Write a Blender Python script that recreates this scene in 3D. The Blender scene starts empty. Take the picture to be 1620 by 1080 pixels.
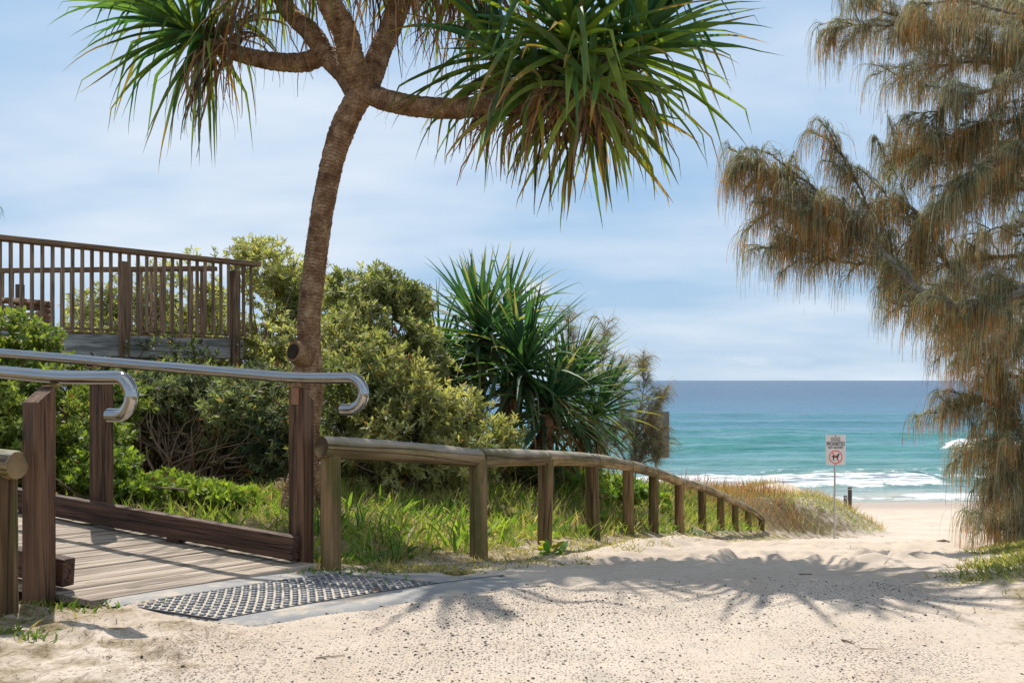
import bpy, math, random
import numpy as np
from mathutils import Vector, Matrix

random.seed(7)
RS = np.random.RandomState(11)
scene = bpy.context.scene
COL = scene.collection
F = 1575.0          # focal length in photograph pixels
CZ = 6.0            # eye height above the sea
HY = 601.5          # horizon row
SUN_AZ = math.radians(-24.0)     # left of straight ahead
SUN_EL = math.radians(58.0)

def P(px, py, d):
    return np.array([(px - 810.0) * d / F, d, CZ - (py - HY) * d / F])

def A(v):
    return np.array(v, dtype=float)

def nrm(v):
    v = np.asarray(v, dtype=float)
    return v / (np.linalg.norm(v, axis=-1, keepdims=True) + 1e-9)

# ------------------------------------------------------------------ noise
def _hash(ix, iy, seed):
    n = (ix.astype(np.int64) * 374761393 + iy.astype(np.int64) * 668265263 + seed * 1442695041) & 0x7fffffff
    n = ((n ^ (n >> 13)) * 1274126177) & 0x7fffffff
    n = (n ^ (n >> 16)) & 0xffff
    return n / 65535.0

def vnoise(x, y, seed=0):
    x = np.asarray(x, dtype=float); y = np.asarray(y, dtype=float)
    ix = np.floor(x); iy = np.floor(y)
    fx = x - ix; fy = y - iy
    fx = fx * fx * fx * (fx * (fx * 6 - 15) + 10); fy = fy * fy * fy * (fy * (fy * 6 - 15) + 10)
    a = _hash(ix, iy, seed); b = _hash(ix + 1, iy, seed)
    c = _hash(ix, iy + 1, seed); d = _hash(ix + 1, iy + 1, seed)
    return (a * (1 - fx) + b * fx) * (1 - fy) + (c * (1 - fx) + d * fx) * fy

def fbm(x, y, seed=0, oct=4, gain=0.5):
    s = 0.0; a = 1.0; t = 0.0
    for i in range(oct):
        s = s + a * vnoise(x * (2.03 ** i) + 13.7 * i, y * (2.03 ** i) - 7.1 * i, seed + i)
        t += a; a *= gain
    return s / t            # 0..1

def sstep(a, b, x):
    t = np.clip((x - a) / (b - a), 0, 1)
    return t * t * (3 - 2 * t)

# ------------------------------------------------------------------ mesh builder
class MB:
    def __init__(self):
        self.v = []; self.q = []; self.t = []; self.c = []; self.g = []; self.n = 0
    def add(self, v, q=None, t=None, col=(1, 1, 1), gc=None):
        v = np.asarray(v, dtype=float).reshape(-1, 3)
        c = np.asarray(col, dtype=float)
        c = np.tile(c, (len(v), 1)) if c.ndim == 1 else c.reshape(-1, 3)
        self.v.append(v); self.c.append(c)
        self.g.append(v if gc is None else np.asarray(gc, dtype=float).reshape(-1, 3))
        if q is not None and len(q): self.q.append(np.asarray(q, dtype=np.int64).reshape(-1, 4) + self.n)
        if t is not None and len(t): self.t.append(np.asarray(t, dtype=np.int64).reshape(-1, 3) + self.n)
        self.n += len(v)
    def box(self, c, ax, h, col=(1, 1, 1), taper=None):
        c = A(c); ax = [A(a) for a in ax]
        pts = []; g = []
        for sz in (-1, 1):
            for sx, sy in ((-1, -1), (1, -1), (1, 1), (-1, 1)):
                k = 1.0
                if taper is not None and sz > 0: k = taper
                pts.append(c + ax[0] * sx * h[0] * k + ax[1] * sy * h[1] * k + ax[2] * sz * h[2])
                g.append((sx * h[0], sy * h[1], sz * h[2]))
        L = int(np.argmax(h)); order = [i for i in range(3) if i != L] + [L]
        g = np.array(g)[:, order] + RS.rand(3) * 20
        q = [(3, 2, 1, 0), (4, 5, 6, 7), (0, 1, 5, 4), (1, 2, 6, 5), (2, 3, 7, 6), (3, 0, 4, 7)]
        self.add(pts, q=q, col=col, gc=g)
        return np.array(pts)
    def tube(self, path, rad, n=10, caps=True, col=(1, 1, 1), wob=0.0, seed=0, ups=None):
        path = np.asarray(path, dtype=float); K = len(path)
        rad = np.broadcast_to(np.asarray(rad, dtype=float), (K,))
        T = np.gradient(path, axis=0); T = nrm(T)
        ref = A((0, 0, 1)) if abs(T[0][2]) < 0.9 else A((0, 1, 0))
        N = nrm(np.cross(T[0], ref)); Ns = [N]
        for k in range(1, K):
            N = N - T[k] * np.dot(N, T[k]); N = nrm(N); Ns.append(N)
        Ns = np.array(Ns); Bs = np.cross(T, Ns)
        a = np.arange(n) / n * 2 * math.pi
        ca, sa = np.cos(a), np.sin(a)
        seg = np.concatenate([[0], np.cumsum(np.linalg.norm(np.diff(path, axis=0), axis=1))])
        R = rad[:, None] * np.ones((1, n))
        if wob:
            R = R * (1 + wob * (fbm(ca[None] * 2.1 + 9 + seed * 3.3 + seg[:, None] * 6, sa[None] * 2.1 + seg[:, None] * 9, seed, 3) - .5) * 2)
        V = path[:, None] + Ns[:, None] * (ca[None] * R)[..., None] + Bs[:, None] * (sa[None] * R)[..., None]
        off = RS.rand(3) * 20
        g = np.stack([ca[None] * R, sa[None] * R, np.repeat(seg[:, None], n, 1)], -1) + off
        i = np.arange(K - 1)[:, None] * n; j = np.arange(n)[None]; j2 = (j + 1) % n
        q = np.stack([i + j, i + j2, i + n + j2, i + n + j], -1).reshape(-1, 4)
        V = V.reshape(-1, 3); g = g.reshape(-1, 3); t = []
        c = np.asarray(col, dtype=float)
        if c.ndim == 2: c = np.repeat(c, n, 0)
        if caps:
            b = len(V); e0 = b + 2; e1 = e0 + n
            V = np.concatenate([V, path[:1], path[-1:], V[:n], V[(K - 1) * n:K * n]])
            g = np.concatenate([g, [off], [off + (0, 0, .1)], off + (g[:n] - off) * .12, off + (0, 0, .1) + (g[(K - 1) * n:K * n] - off - (0, 0, seg[-1])) * .12])
            if c.ndim == 2: c = np.concatenate([c, c[:1], c[-1:], c[:n], c[(K - 1) * n:K * n]])
            for k in range(n):
                t.append((b, e0 + (k + 1) % n, e0 + k)); t.append((b + 1, e1 + k, e1 + (k + 1) % n))
        self.add(V, q=q, t=t, col=c, gc=g)
    def ribbons(self, C, W, S, col, fold=0.0):
        N, K, _ = C.shape
        off = S * (W[..., None] * .5)
        if fold:
            T = nrm(np.gradient(C, axis=1)); Nn = nrm(np.cross(S, T))
            lift = Nn * (W[..., None] * fold)
            V = np.stack([C - off + lift, C - lift * .3, C + off + lift], 2); M = 3
        else:
            V = np.stack([C - off, C + off], 2); M = 2
        base = (np.arange(N) * K * M)[:, None, None]
        k = (np.arange(K - 1) * M)[None, :, None]
        m = np.arange(M - 1)[None, None]
        a = base + k + m
        q = np.stack([a, a + 1, a + M + 1, a + M], -1).reshape(-1, 4)
        col = np.broadcast_to(col, (N, K, 3))
        cc = np.repeat(col[:, :, None], M, 2).reshape(-1, 3)
        self.add(V.reshape(-1, 3), q=q, col=cc)
    def build(self, name, mat, parent=None, smooth=True, attrs=None):
        v = np.concatenate(self.v); c = np.concatenate(self.c); g = np.concatenate(self.g)
        org = ORG.get(parent.name, A((0, 0, 0))) if parent is not None else A((0, 0, 0))
        me = bpy.data.meshes.new(name)
        q = np.concatenate(self.q) if self.q else np.zeros((0, 4), np.int64)
        t = np.concatenate(self.t) if self.t else np.zeros((0, 3), np.int64)
        me.vertices.add(len(v)); me.vertices.foreach_set('co', (v - org).astype(np.float32).ravel())
        nl = q.size + t.size
        me.loops.add(nl); me.loops.foreach_set('vertex_index', np.concatenate([q.ravel(), t.ravel()]).astype(np.int32))
        me.polygons.add(len(q) + len(t))
        st = np.concatenate([np.arange(len(q)) * 4, q.size + np.arange(len(t)) * 3]).astype(np.int32)
        me.polygons.foreach_set('loop_start', st)
        me.polygons.foreach_set('use_smooth', np.full(len(st), smooth, dtype=bool))
        me.update(calc_edges=True)
        at = me.attributes.new('Col', 'FLOAT_COLOR', 'POINT')
        at.data.foreach_set('color', np.concatenate([c, np.ones((len(c), 1))], 1).astype(np.float32).ravel())
        at = me.attributes.new('gc', 'FLOAT_VECTOR', 'POINT')
        at.data.foreach_set('vector', g.astype(np.float32).ravel())
        for k, val in (attrs or {}).items():
            at = me.attributes.new(k, 'FLOAT', 'POINT')
            at.data.foreach_set('value', np.asarray(val, dtype=np.float32).ravel())
        me.materials.append(mat)
        o = bpy.data.objects.new(name, me); COL.objects.link(o)
        if parent is not None: o.parent = parent
        ORG[o.name] = org
        return o

ORG = {}
def tag(o, label=None, cat=None, group=None, kind=None):
    if label: o['label'] = label
    if cat: o['category'] = cat
    if group: o['group'] = group
    if kind: o['kind'] = kind
    return o
def thing(name, loc, label, cat, group=None):
    o = bpy.data.objects.new(name, None); COL.objects.link(o)
    o.location = [float(x) for x in loc]; o.empty_display_size = .1
    ORG[o.name] = A(loc)
    return tag(o, label, cat, group)
def bevel(o, w=.006, s=2):
    m = o.modifiers.new('edge', 'BEVEL'); m.width = w; m.segments = s; m.limit_method = 'ANGLE'
    m.angle_limit = math.radians(50)
    return o

def grow(base, d0, length, K, grav, droop=1.0, kink=None, jit=0.0):
    """N curves integrated from a start direction, bending down."""
    N = len(base)
    d = nrm(d0); p = base.copy(); out = [p.copy()]
    L = np.broadcast_to(length, (N,)) / (K - 1)
    g = np.broadcast_to(grav, (N,))
    for k in range(1, K):
        p = p + d * L[:, None]; out.append(p.copy())
        t = (k / (K - 1)) ** droop
        d = d + np.stack([np.zeros(N), np.zeros(N), -g * t], 1)
        if kink is not None:
            hit = (kink == k)
            d[hit] = d[hit] * .45 + A((0, 0, -.75))
        if jit: d = d + RS.randn(N, 3) * jit
        d = nrm(d)
    return np.stack(out, 1)

def sides(C, twist=0.0, ref=None):
    T = nrm(np.gradient(C, axis=1)); N = len(C)
    if ref is None:
        r = RS.randn(N, 1, 3)
    else:
        r = np.broadcast_to(A(ref), (N, 1, 3)) + RS.randn(N, 1, 3) * twist
    return nrm(np.cross(T, np.broadcast_to(r, C.shape)))

def mixc(a, b, t):
    return A(a) * (1 - np.asarray(t)[..., None]) + A(b) * np.asarray(t)[..., None]

# ------------------------------------------------------------------ materials
def mat(name):
    m = bpy.data.materials.new(name); m.use_nodes = True
    nt = m.node_tree; nt.nodes.clear()
    return m, nt
def nd(nt, t, **kw):
    n = nt.nodes.new(t)
    for k, v in kw.items():
        if k.startswith('i_'):
            key = k[2:]; key = int(key) if key.isdigit() else key.replace('_', ' ')
            n.inputs[key].default_value = v
        else: setattr(n, k, v)
    return n
def lk(nt, a, b): nt.links.new(a, b)
def ramp(nt, fac, stops, interp='LINEAR'):
    r = nd(nt, 'ShaderNodeValToRGB'); r.color_ramp.interpolation = interp
    el = r.color_ramp.elements
    while len(el) < len(stops): el.new(.5)
    for e, (p, c) in zip(el, stops):
        e.position = p; e.color = (c[0], c[1], c[2], 1) if not isinstance(c, (int, float)) else (c, c, c, 1)
    lk(nt, fac, r.inputs['Fac']); return r.outputs['Color']
def mixn(nt, fac, a, b, blend='MIX'):
    m = nd(nt, 'ShaderNodeMix', data_type='RGBA', blend_type=blend)
    for idx, val in ((0, fac), (6, a), (7, b)):
        if hasattr(val, 'links'): lk(nt, val, m.inputs[idx])
        elif isinstance(val, (int, float)): m.inputs[idx].default_value = val if idx == 0 else (val, val, val, 1)
        else: m.inputs[idx].default_value = (val[0], val[1], val[2], 1)
    return m.outputs[2]
def mth(nt, op, a, b=None, clamp=False):
    m = nd(nt, 'ShaderNodeMath', operation=op, use_clamp=clamp)
    for i, v in enumerate((a, b)):
        if v is None: continue
        if hasattr(v, 'links'): lk(nt, v, m.inputs[i])
        else: m.inputs[i].default_value = v
    return m.outputs[0]
def attr(nt, name): return nd(nt, 'ShaderNodeAttribute', attribute_name=name)
def coords(nt, src, scale=(1, 1, 1), rot=(0, 0, 0)):
    mp = nd(nt, 'ShaderNodeMapping'); mp.inputs['Scale'].default_value = scale; mp.inputs['Rotation'].default_value = rot
    lk(nt, src, mp.inputs['Vector']); return mp.outputs[0]
def noise(nt, vec, scale, detail=4, rough=.55, out='Fac'):
    n = nd(nt, 'ShaderNodeTexNoise'); n.inputs['Scale'].default_value = scale
    n.inputs['Detail'].default_value = detail; n.inputs['Roughness'].default_value = rough
    lk(nt, vec, n.inputs['Vector']); return n.outputs[out]
def pos(nt): return nd(nt, 'ShaderNodeNewGeometry').outputs['Position']
def finish(nt, bsdf, disp=None):
    o = nd(nt, 'ShaderNodeOutputMaterial'); lk(nt, bsdf, o.inputs['Surface'])
def princ(nt, color, rough=.6, bump=None, bstr=.3, bdist=.01, spec=.4, metal=0.0):
    b = nd(nt, 'ShaderNodeBsdfPrincipled')
    for key, val in (('Base Color', color), ('Roughness', rough)):
        if hasattr(val, 'links'): lk(nt, val, b.inputs[key])
        elif isinstance(val, (int, float)): b.inputs[key].default_value = val
        else: b.inputs[key].default_value = (val[0], val[1], val[2], 1)
    b.inputs['Specular IOR Level'].default_value = spec; b.inputs['Metallic'].default_value = metal
    if bump is not None:
        bp = nd(nt, 'ShaderNodeBump'); bp.inputs['Strength'].default_value = bstr; bp.inputs['Distance'].default_value = bdist
        lk(nt, bump, bp.inputs['Height']); lk(nt, bp.outputs[0], b.inputs['Normal'])
    return b

def leaf_mat(name, transl=.35, rough=.45, spec=.4, tint=(1.15, 1.25, .5), vary=.35):
    m, nt = mat(name)
    c = attr(nt, 'Col').outputs['Color']
    n = noise(nt, pos(nt), 9, 3)
    v = nd(nt, 'ShaderNodeMapRange'); v.inputs['From Min'].default_value = .3; v.inputs['From Max'].default_value = .7
    v.inputs['To Min'].default_value = 1 - vary; v.inputs['To Max'].default_value = 1 + vary; lk(nt, n, v.inputs['Value'])
    cc = mixn(nt, 1.0, c, v.outputs[0], 'MULTIPLY')
    b = princ(nt, cc, rough, spec=spec)
    t = nd(nt, 'ShaderNodeBsdfTranslucent')
    tc = mixn(nt, 1.0, cc, tint, 'MULTIPLY'); lk(nt, tc, t.inputs['Color'])
    x = nd(nt, 'ShaderNodeMixShader'); x.inputs[0].default_value = transl
    lk(nt, b.outputs[0], x.inputs[1]); lk(nt, t.outputs[0], x.inputs[2])
    finish(nt, x.outputs[0]); return m

M = {}
M['strap_leaf'] = leaf_mat('strap_leaf', .45, .45, .4, (1.7, 1.6, .5), .2)
M['dead_leaf'] = leaf_mat('dead_leaf', .15, .75, .2, (1.1, 1, .8), .3)
M['shrub_leaf'] = leaf_mat('shrub_leaf', .46, .55, .25, (1.5, 1.5, .7), .25)
M['grass'] = leaf_mat('grass_blade', .5, .55, .25, (1.3, 1.35, .6), .35)
M['needle'] = leaf_mat('needle', .36, .6, .2, (1.15, 1.12, .85), .2)

def wood_mat(name, dark, light, rough=.75, gs=14, stretch=.05, moss=None, bstr=.5, streak=.5, bdist=.004, weather=None):
    m, nt = mat(name)
    g = attr(nt, 'gc').outputs['Vector']
    cv = coords(nt, g, (1, 1, stretch))
    n1 = noise(nt, cv, gs * 4, 5, .65)
    n2 = noise(nt, cv, gs, 4)
    n3 = noise(nt, g, 2.2, 3)
    c = ramp(nt, n1, [(.38, dark), (.62, light)])
    c2 = ramp(nt, n2, [(.40, [x * .45 for x in dark]), (.60, [min(1, x * 1.1) for x in light])])
    c = mixn(nt, streak, c, c2)
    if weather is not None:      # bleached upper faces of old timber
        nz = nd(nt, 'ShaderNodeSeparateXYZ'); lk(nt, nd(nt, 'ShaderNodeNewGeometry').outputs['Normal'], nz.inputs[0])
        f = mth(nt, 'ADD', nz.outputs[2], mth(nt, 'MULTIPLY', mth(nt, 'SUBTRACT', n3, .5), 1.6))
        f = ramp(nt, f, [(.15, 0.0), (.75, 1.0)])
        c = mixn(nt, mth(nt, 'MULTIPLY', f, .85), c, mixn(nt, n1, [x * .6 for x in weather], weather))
    if moss is not None:
        n4 = noise(nt, coords(nt, g, (1, 1, .35)), 7, 5, .6)
        c = mixn(nt, ramp(nt, n4, [(.46, 0.0), (.62, .8)]), c, moss)
    # drying cracks along the grain
    cr = noise(nt, coords(nt, g, (1, 1, .03)), gs * 1.7, 2, .4)
    crk = ramp(nt, cr, [(.478, 1.0), (.492, 0.0), (.508, 0.0), (.522, 1.0)])
    c = mixn(nt, mth(nt, 'MULTIPLY', mth(nt, 'SUBTRACT', 1.0, crk), .75), c, [x * .2 for x in dark])
    h = mth(nt, 'ADD', n1, mth(nt, 'MULTIPLY', crk, .5))
    b = princ(nt, c, rough, h, bstr, bdist, spec=.3)
    finish(nt, b.outputs[0]); return m
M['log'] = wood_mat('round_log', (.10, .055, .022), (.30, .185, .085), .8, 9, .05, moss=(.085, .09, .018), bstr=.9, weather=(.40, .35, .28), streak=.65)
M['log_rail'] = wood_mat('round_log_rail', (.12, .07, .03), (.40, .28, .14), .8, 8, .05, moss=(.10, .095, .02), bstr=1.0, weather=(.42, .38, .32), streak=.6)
M['stained'] = wood_mat('stained_timber', (.045, .022, .012), (.185, .095, .05), .55, 16, .05, bstr=.4)
M['kerb'] = wood_mat('kerb_timber', (.035, .018, .011), (.13, .065, .038), .6, 20, .04, bstr=1.0, bdist=.006)
M['plank'] = wood_mat('deck_plank', (.235, .18, .135), (.45, .37, .29), .8, 18, .04, bstr=.5)
M['lookout'] = wood_mat('lookout_timber', (.13, .075, .043), (.33, .21, .13), .75, 16, .05, bstr=.4)
M['baluster'] = wood_mat('baluster_timber', (.17, .105, .065), (.40, .27, .18), .75, 16, .05, bstr=.3)
M['bearer'] = wood_mat('bearer_timber', (.26, .25, .24), (.5, .48, .46), .85, 8, .12, bstr=.4)

def bark_pandanus():
    m, nt = mat('pandanus_bark')
    g = attr(nt, 'gc').outputs['Vector']
    wv = nd(nt, 'ShaderNodeTexWave', wave_type='BANDS', bands_direction='Z'); lk(nt, coords(nt, g, (1, 1, 1)), wv.inputs['Vector'])
    wv.inputs['Scale'].default_value = 11; wv.inputs['Distortion'].default_value = 5; wv.inputs['Detail'].default_value = 3; wv.inputs['Detail Scale'].default_value = 2.2
    vo = nd(nt, 'ShaderNodeTexVoronoi'); vo.inputs['Scale'].default_value = 55; lk(nt, coords(nt, g, (1, 1, .8)), vo.inputs['Vector'])
    n = noise(nt, g, 9, 6, .7)
    c = ramp(nt, n, [(.32, (.10, .05, .028)), (.5, (.30, .17, .09)), (.68, (.52, .35, .21))])
    c = mixn(nt, mth(nt, 'MULTIPLY', ramp(nt, wv.outputs['Fac'], [(.0, 1.0), (.4, 0.0)]), mth(nt, 'MULTIPLY', ramp(nt, noise(nt, g, 3.5, 3), [(.38, 0.0), (.62, 1.0)]), .6)), c, (.085, .042, .022))
    c = mixn(nt, mth(nt, 'MULTIPLY', ramp(nt, vo.outputs['Distance'], [(.12, 1.0), (.3, 0.0)]), .55), c, (.10, .06, .04))
    h = mth(nt, 'ADD', mth(nt, 'MULTIPLY', wv.outputs['Fac'], .35), mth(nt, 'MULTIPLY', vo.outputs['Distance'], -1.1))
    b = princ(nt, c, .85, h, 1.0, .012, spec=.2); finish(nt, b.outputs[0]); return m
M['pandanus_bark'] = bark_pandanus()

def simple_bark(name, dark, light, sc=25):
    m, nt = mat(name)
    g = attr(nt, 'gc').outputs['Vector']
    n = noise(nt, coords(nt, g, (1, 1, .3)), sc, 5, .65)
    b = princ(nt, ramp(nt, n, [(.3, dark), (.7, light)]), .9, n, .7, .01, spec=.2)
    finish(nt, b.outputs[0]); return m
M['bark'] = simple_bark('grey_bark', (.06, .045, .035), (.30, .25, .21))
M['twig'] = simple_bark('twig_bark', (.10, .065, .04), (.34, .245, .16), 40)
M['hollow'] = simple_bark('hollow_scar', (.01, .008, .006), (.05, .035, .022), 30)

def steel():
    m, nt = mat('brushed_steel')
    g = attr(nt, 'gc').outputs['Vector']
    n = noise(nt, coords(nt, g, (60, 60, 2.5)), 3, 4)
    r = nd(nt, 'ShaderNodeMapRange'); lk(nt, n, r.inputs['Value']); r.inputs['To Min'].default_value = .05; r.inputs['To Max'].default_value = .14
    b = princ(nt, mixn(nt, n, (.28, .275, .27), (.50, .49, .475)), r.outputs[0], None, metal=1.0)
    finish(nt, b.outputs[0]); return m
M['steel'] = steel()

def plain(name, c, rough=.6, var=.2, sc=12, metal=0.0, spec=.4, bstr=.15):
    m, nt = mat(name)
    n = noise(nt, pos(nt), sc, 5, .6)
    b = princ(nt, ramp(nt, n, [(.3, [x * (1 - var) for x in c]), (.7, [min(1, x * (1 + var)) for x in c])]), rough, n, bstr, .004, metal=metal, spec=spec)
    finish(nt, b.outputs[0]); return m
M['sign_white'] = plain('sign_white', (.62, .61, .60), .45, .05, 6)
M['sign_black'] = plain('sign_black', (.035, .035, .04), .5, .1)
M['sign_red'] = plain('sign_red', (.72, .12, .10), .5, .08)
M['galv'] = plain('galvanised', (.45, .45, .44), .45, .15, 40, metal=.7)
M['grey_board'] = plain('grey_board', (.15, .15, .14), .6, .12, 5)
M['dark_post'] = plain('dark_post', (.09, .075, .065), .8, .3, 20)
M['rubber'] = plain('tactile_rubber', (.045, .05, .06), .55, .35, 30)
M['pebble'] = leaf_mat('pebble', 0.02, .8, .3, (1, 1, 1), .3)
M['buoy_red'] = plain('buoy_red', (.75, .16, .08), .4, .08)
M['buoy_white'] = plain('buoy_white', (.8, .8, .76), .4, .05)

def pad_mat():
    m, nt = mat('tactile_sheet')
    p = pos(nt)
    n = noise(nt, p, 9, 5, .6); n2 = noise(nt, p, 160, 3, .7)
    f = mth(nt, 'ADD', n, mth(nt, 'MULTIPLY', mth(nt, 'SUBTRACT', n2, .5), .5))
    c = ramp(nt, f, [(.30, (.14, .14, .145)), (.42, (.42, .37, .30)), (.7, (.50, .43, .34))])
    b = princ(nt, c, .85, n2, .4, .004); finish(nt, b.outputs[0]); return m
M['pad'] = pad_mat()

def dome_mat():
    m, nt = mat('tactile_dome')
    p = pos(nt)
    n = noise(nt, p, 22, 4, .6); n2 = noise(nt, p, 180, 3, .7)
    f = mth(nt, 'ADD', n, mth(nt, 'MULTIPLY', mth(nt, 'SUBTRACT', n2, .5), .6))
    c = ramp(nt, f, [(.44, (.075, .08, .095)), (.58, (.20, .20, .205)), (.68, (.42, .37, .30))])
    b = princ(nt, c, .5, n2, .3, .003); finish(nt, b.outputs[0]); return m
M['dome'] = dome_mat()

def concrete():
    m, nt = mat('concrete')
    p = pos(nt)
    n = noise(nt, p, 2.6, 5, .6); n2 = noise(nt, p, 140, 3, .7)
    c = ramp(nt, n, [(.3, (.25, .245, .245)), (.52, (.32, .31, .295)), (.72, (.40, .365, .32))])
    c = mixn(nt, mth(nt, 'MULTIPLY', ramp(nt, n2, [(.42, 1.0), (.52, 0.0)]), .35), c, (.22, .22, .23))
    ns = noise(nt, coords(nt, p, (1, 1, 1)), 4.5, 6, .7)
    c = mixn(nt, ramp(nt, ns, [(.50, 0.0), (.60, .85)]), c, (.50, .42, .33))
    b = princ(nt, c, .9, n2, .35, .004, spec=.2); finish(nt, b.outputs[0]); return m
M['concrete'] = concrete()

def sand():
    m, nt = mat('sand')
    p = pos(nt)
    n1 = noise(nt, p, .8, 5, .6); n2 = noise(nt, p, 6, 5, .65); n3 = noise(nt, p, 55, 4, .7); n4 = noise(nt, p, 350, 2, .7)
    c = ramp(nt, n1, [(.3, (.49, .40, .315)), (.5, (.545, .46, .375)), (.72, (.585, .505, .42))])
    c = mixn(nt, mth(nt, 'MULTIPLY', ramp(nt, n2, [(.5, 0.0), (.75, 1.0)]), .3), c, (.44, .335, .24))
    c = mixn(nt, .35, c, mixn(nt, 1.0, c, ramp(nt, n4, [(.35, (.72, .70, .68)), (.6, (1.06, 1.05, 1.04))]), 'MULTIPLY'))
    soil = attr(nt, 'soil').outputs['Fac']
    sn = ramp(nt, mth(nt, 'ADD', soil, mth(nt, 'MULTIPLY', mth(nt, 'SUBTRACT', n2, .5), 1.4)), [(.4, 0.0), (.75, 1.0)])
    c = mixn(nt, sn, c, ramp(nt, n3, [(.3, (.10, .075, .035)), (.7, (.29, .22, .12))]))
    wet = attr(nt, 'wet').outputs['Fac']
    c = mixn(nt, wet, c, (.40, .315, .25))
    litter = attr(nt, 'litter').outputs['Fac']
    ln = noise(nt, coords(nt, p, (1, 1, 1)), 38, 5, .75)
    c = mixn(nt, mth(nt, 'MULTIPLY', litter, ramp(nt, ln, [(.53, 0.0), (.62, .85)])), c, (.16, .11, .07))
    # exposed dark aggregate
    grav = attr(nt, 'grav').outputs['Fac']
    warp = mixn(nt, .02, p, noise(nt, p, 40, 3, .6, 'Color'), 'ADD')
    spk = None
    for sc, th, sd in ((74, .30, 0), (48, .25, 3.7)):
        mp = nd(nt, 'ShaderNodeMapping'); mp.inputs['Location'].default_value = (sd, sd * 1.3, 0); lk(nt, warp, mp.inputs['Vector'])
        vo = nd(nt, 'ShaderNodeTexVoronoi', voronoi_dimensions='2D'); vo.inputs['Scale'].default_value = sc; lk(nt, mp.outputs[0], vo.inputs['Vector'])
        sep = nd(nt, 'ShaderNodeSeparateColor'); lk(nt, vo.outputs['Color'], sep.inputs[0])
        thr = mth(nt, 'MULTIPLY', mth(nt, 'SUBTRACT', mth(nt, 'MULTIPLY', grav, 1.22), sep.outputs[0]), th * 1.4, True)
        lt = mth(nt, 'SUBTRACT', mth(nt, 'MINIMUM', thr, th), vo.outputs['Distance'])
        s = ramp(nt, lt, [(0.0, 0.0), (.05, 1.0)])
        spk = s if spk is None else mth(nt, 'MAXIMUM', spk, s)
    c = mixn(nt, mth(nt, 'MULTIPLY', spk, .88), c, ramp(nt, n3, [(.3, (.075, .07, .07)), (.7, (.23, .2, .17))]))
    h = mth(nt, 'ADD', mth(nt, 'MULTIPLY', n3, .5), mth(nt, 'MULTIPLY', n4, .3))
    h = mth(nt, 'ADD', h, mth(nt, 'MULTIPLY', n2, .8))
    h = mth(nt, 'ADD', h, mth(nt, 'MULTIPLY', spk, .5))
    b = princ(nt, c, ramp(nt, wet, [(0.0, .95), (1.0, .45)]), h, .55, .012, spec=.15)
    finish(nt, b.outputs[0]); return m
M['sand'] = sand()

def water():
    m, nt = mat('sea_water')
    p = pos(nt)
    sx = nd(nt, 'ShaderNodeSeparateXYZ'); lk(nt, p, sx.inputs[0])
    y = sx.outputs[1]
    # water colour follows the depth of the water away from the shore
    nl = noise(nt, coords(nt, p, (.010, .045, 1)), 1.0, 5, .6)
    ly = mth(nt, 'LOGARITHM', mth(nt, 'MAXIMUM', y, 40.0), 10.0)
    ly = mth(nt, 'ADD', ly, mth(nt, 'MULTIPLY', mth(nt, 'SUBTRACT', nl, .5), .35))
    f = nd(nt, 'ShaderNodeMapRange'); f.inputs['From Min'].default_value = 1.67; f.inputs['From Max'].default_value = 3.2; lk(nt, ly, f.inputs['Value'])
    c = ramp(nt, f.outputs[0], [(0.0, (.36, .36, .31)), (.06, (.18, .285, .28)), (.15, (.08, .225, .245)), (.27, (.042, .165, .225)), (.42, (.022, .115, .195)), (.62, (.010, .064, .14)), (1.0, (.008, .048, .115))])
    st = noise(nt, coords(nt, p, (.12, .6, 1)), 1.0, 6, .65)
    c = mixn(nt, 1.0, c, ramp(nt, st, [(.36, (.62, .74, .80)), (.64, (1.3, 1.2, 1.14))]), 'MULTIPLY')
    st2 = noise(nt, coords(nt, p, (.5, 2.2, 1)), 1.0, 6, .7)
    c = mixn(nt, 1.0, c, ramp(nt, st2, [(.4, (.74, .82, .86)), (.6, (1.18, 1.12, 1.1))]), 'MULTIPLY')
    green = attr(nt, 'face').outputs['Fac']
    c = mixn(nt, mth(nt, 'MULTIPLY', green, .75), c, (.035, .20, .18))
    foam = attr(nt, 'foam').outputs['Fac']
    n1 = noise(nt, coords(nt, p, (1.0, 1.6, 1)), 1.1, 7, .72)
    n2 = noise(nt, coords(nt, p, (.5, 1.5, 1)), .9, 4, .6)
    fm = mth(nt, 'ADD', foam, mth(nt, 'MULTIPLY', mth(nt, 'SUBTRACT', n1, .5), 1.5))
    fm = mth(nt, 'ADD', fm, mth(nt, 'MULTIPLY', mth(nt, 'SUBTRACT', n2, .5), .6))
    fm = mth(nt, 'MULTIPLY', ramp(nt, fm, [(.42, 0.0), (.62, 1.0)]), ramp(nt, foam, [(.04, 0.0), (.15, 1.0)]))
    c = mixn(nt, fm, c, ramp(nt, n1, [(.35, (.50, .55, .57)), (.6, (.76, .78, .79))]))
    w1 = noise(nt, coords(nt, p, (.5, 1.2, 1)), 1.0, 6, .65)
    w2 = noise(nt, coords(nt, p, (.05, .16, 1)), 1.0, 5, .6)
    h = mth(nt, 'ADD', mth(nt, 'MULTIPLY', w1, .30), mth(nt, 'MULTIPLY', w2, 1.6))
    b = princ(nt, c, ramp(nt, fm, [(0.0, .22), (1.0, .9)]), h, .85, 1.0, spec=.22)
    b.inputs['IOR'].default_value = 1.33
    finish(nt, b.outputs[0]); return m
M['water'] = water()

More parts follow.
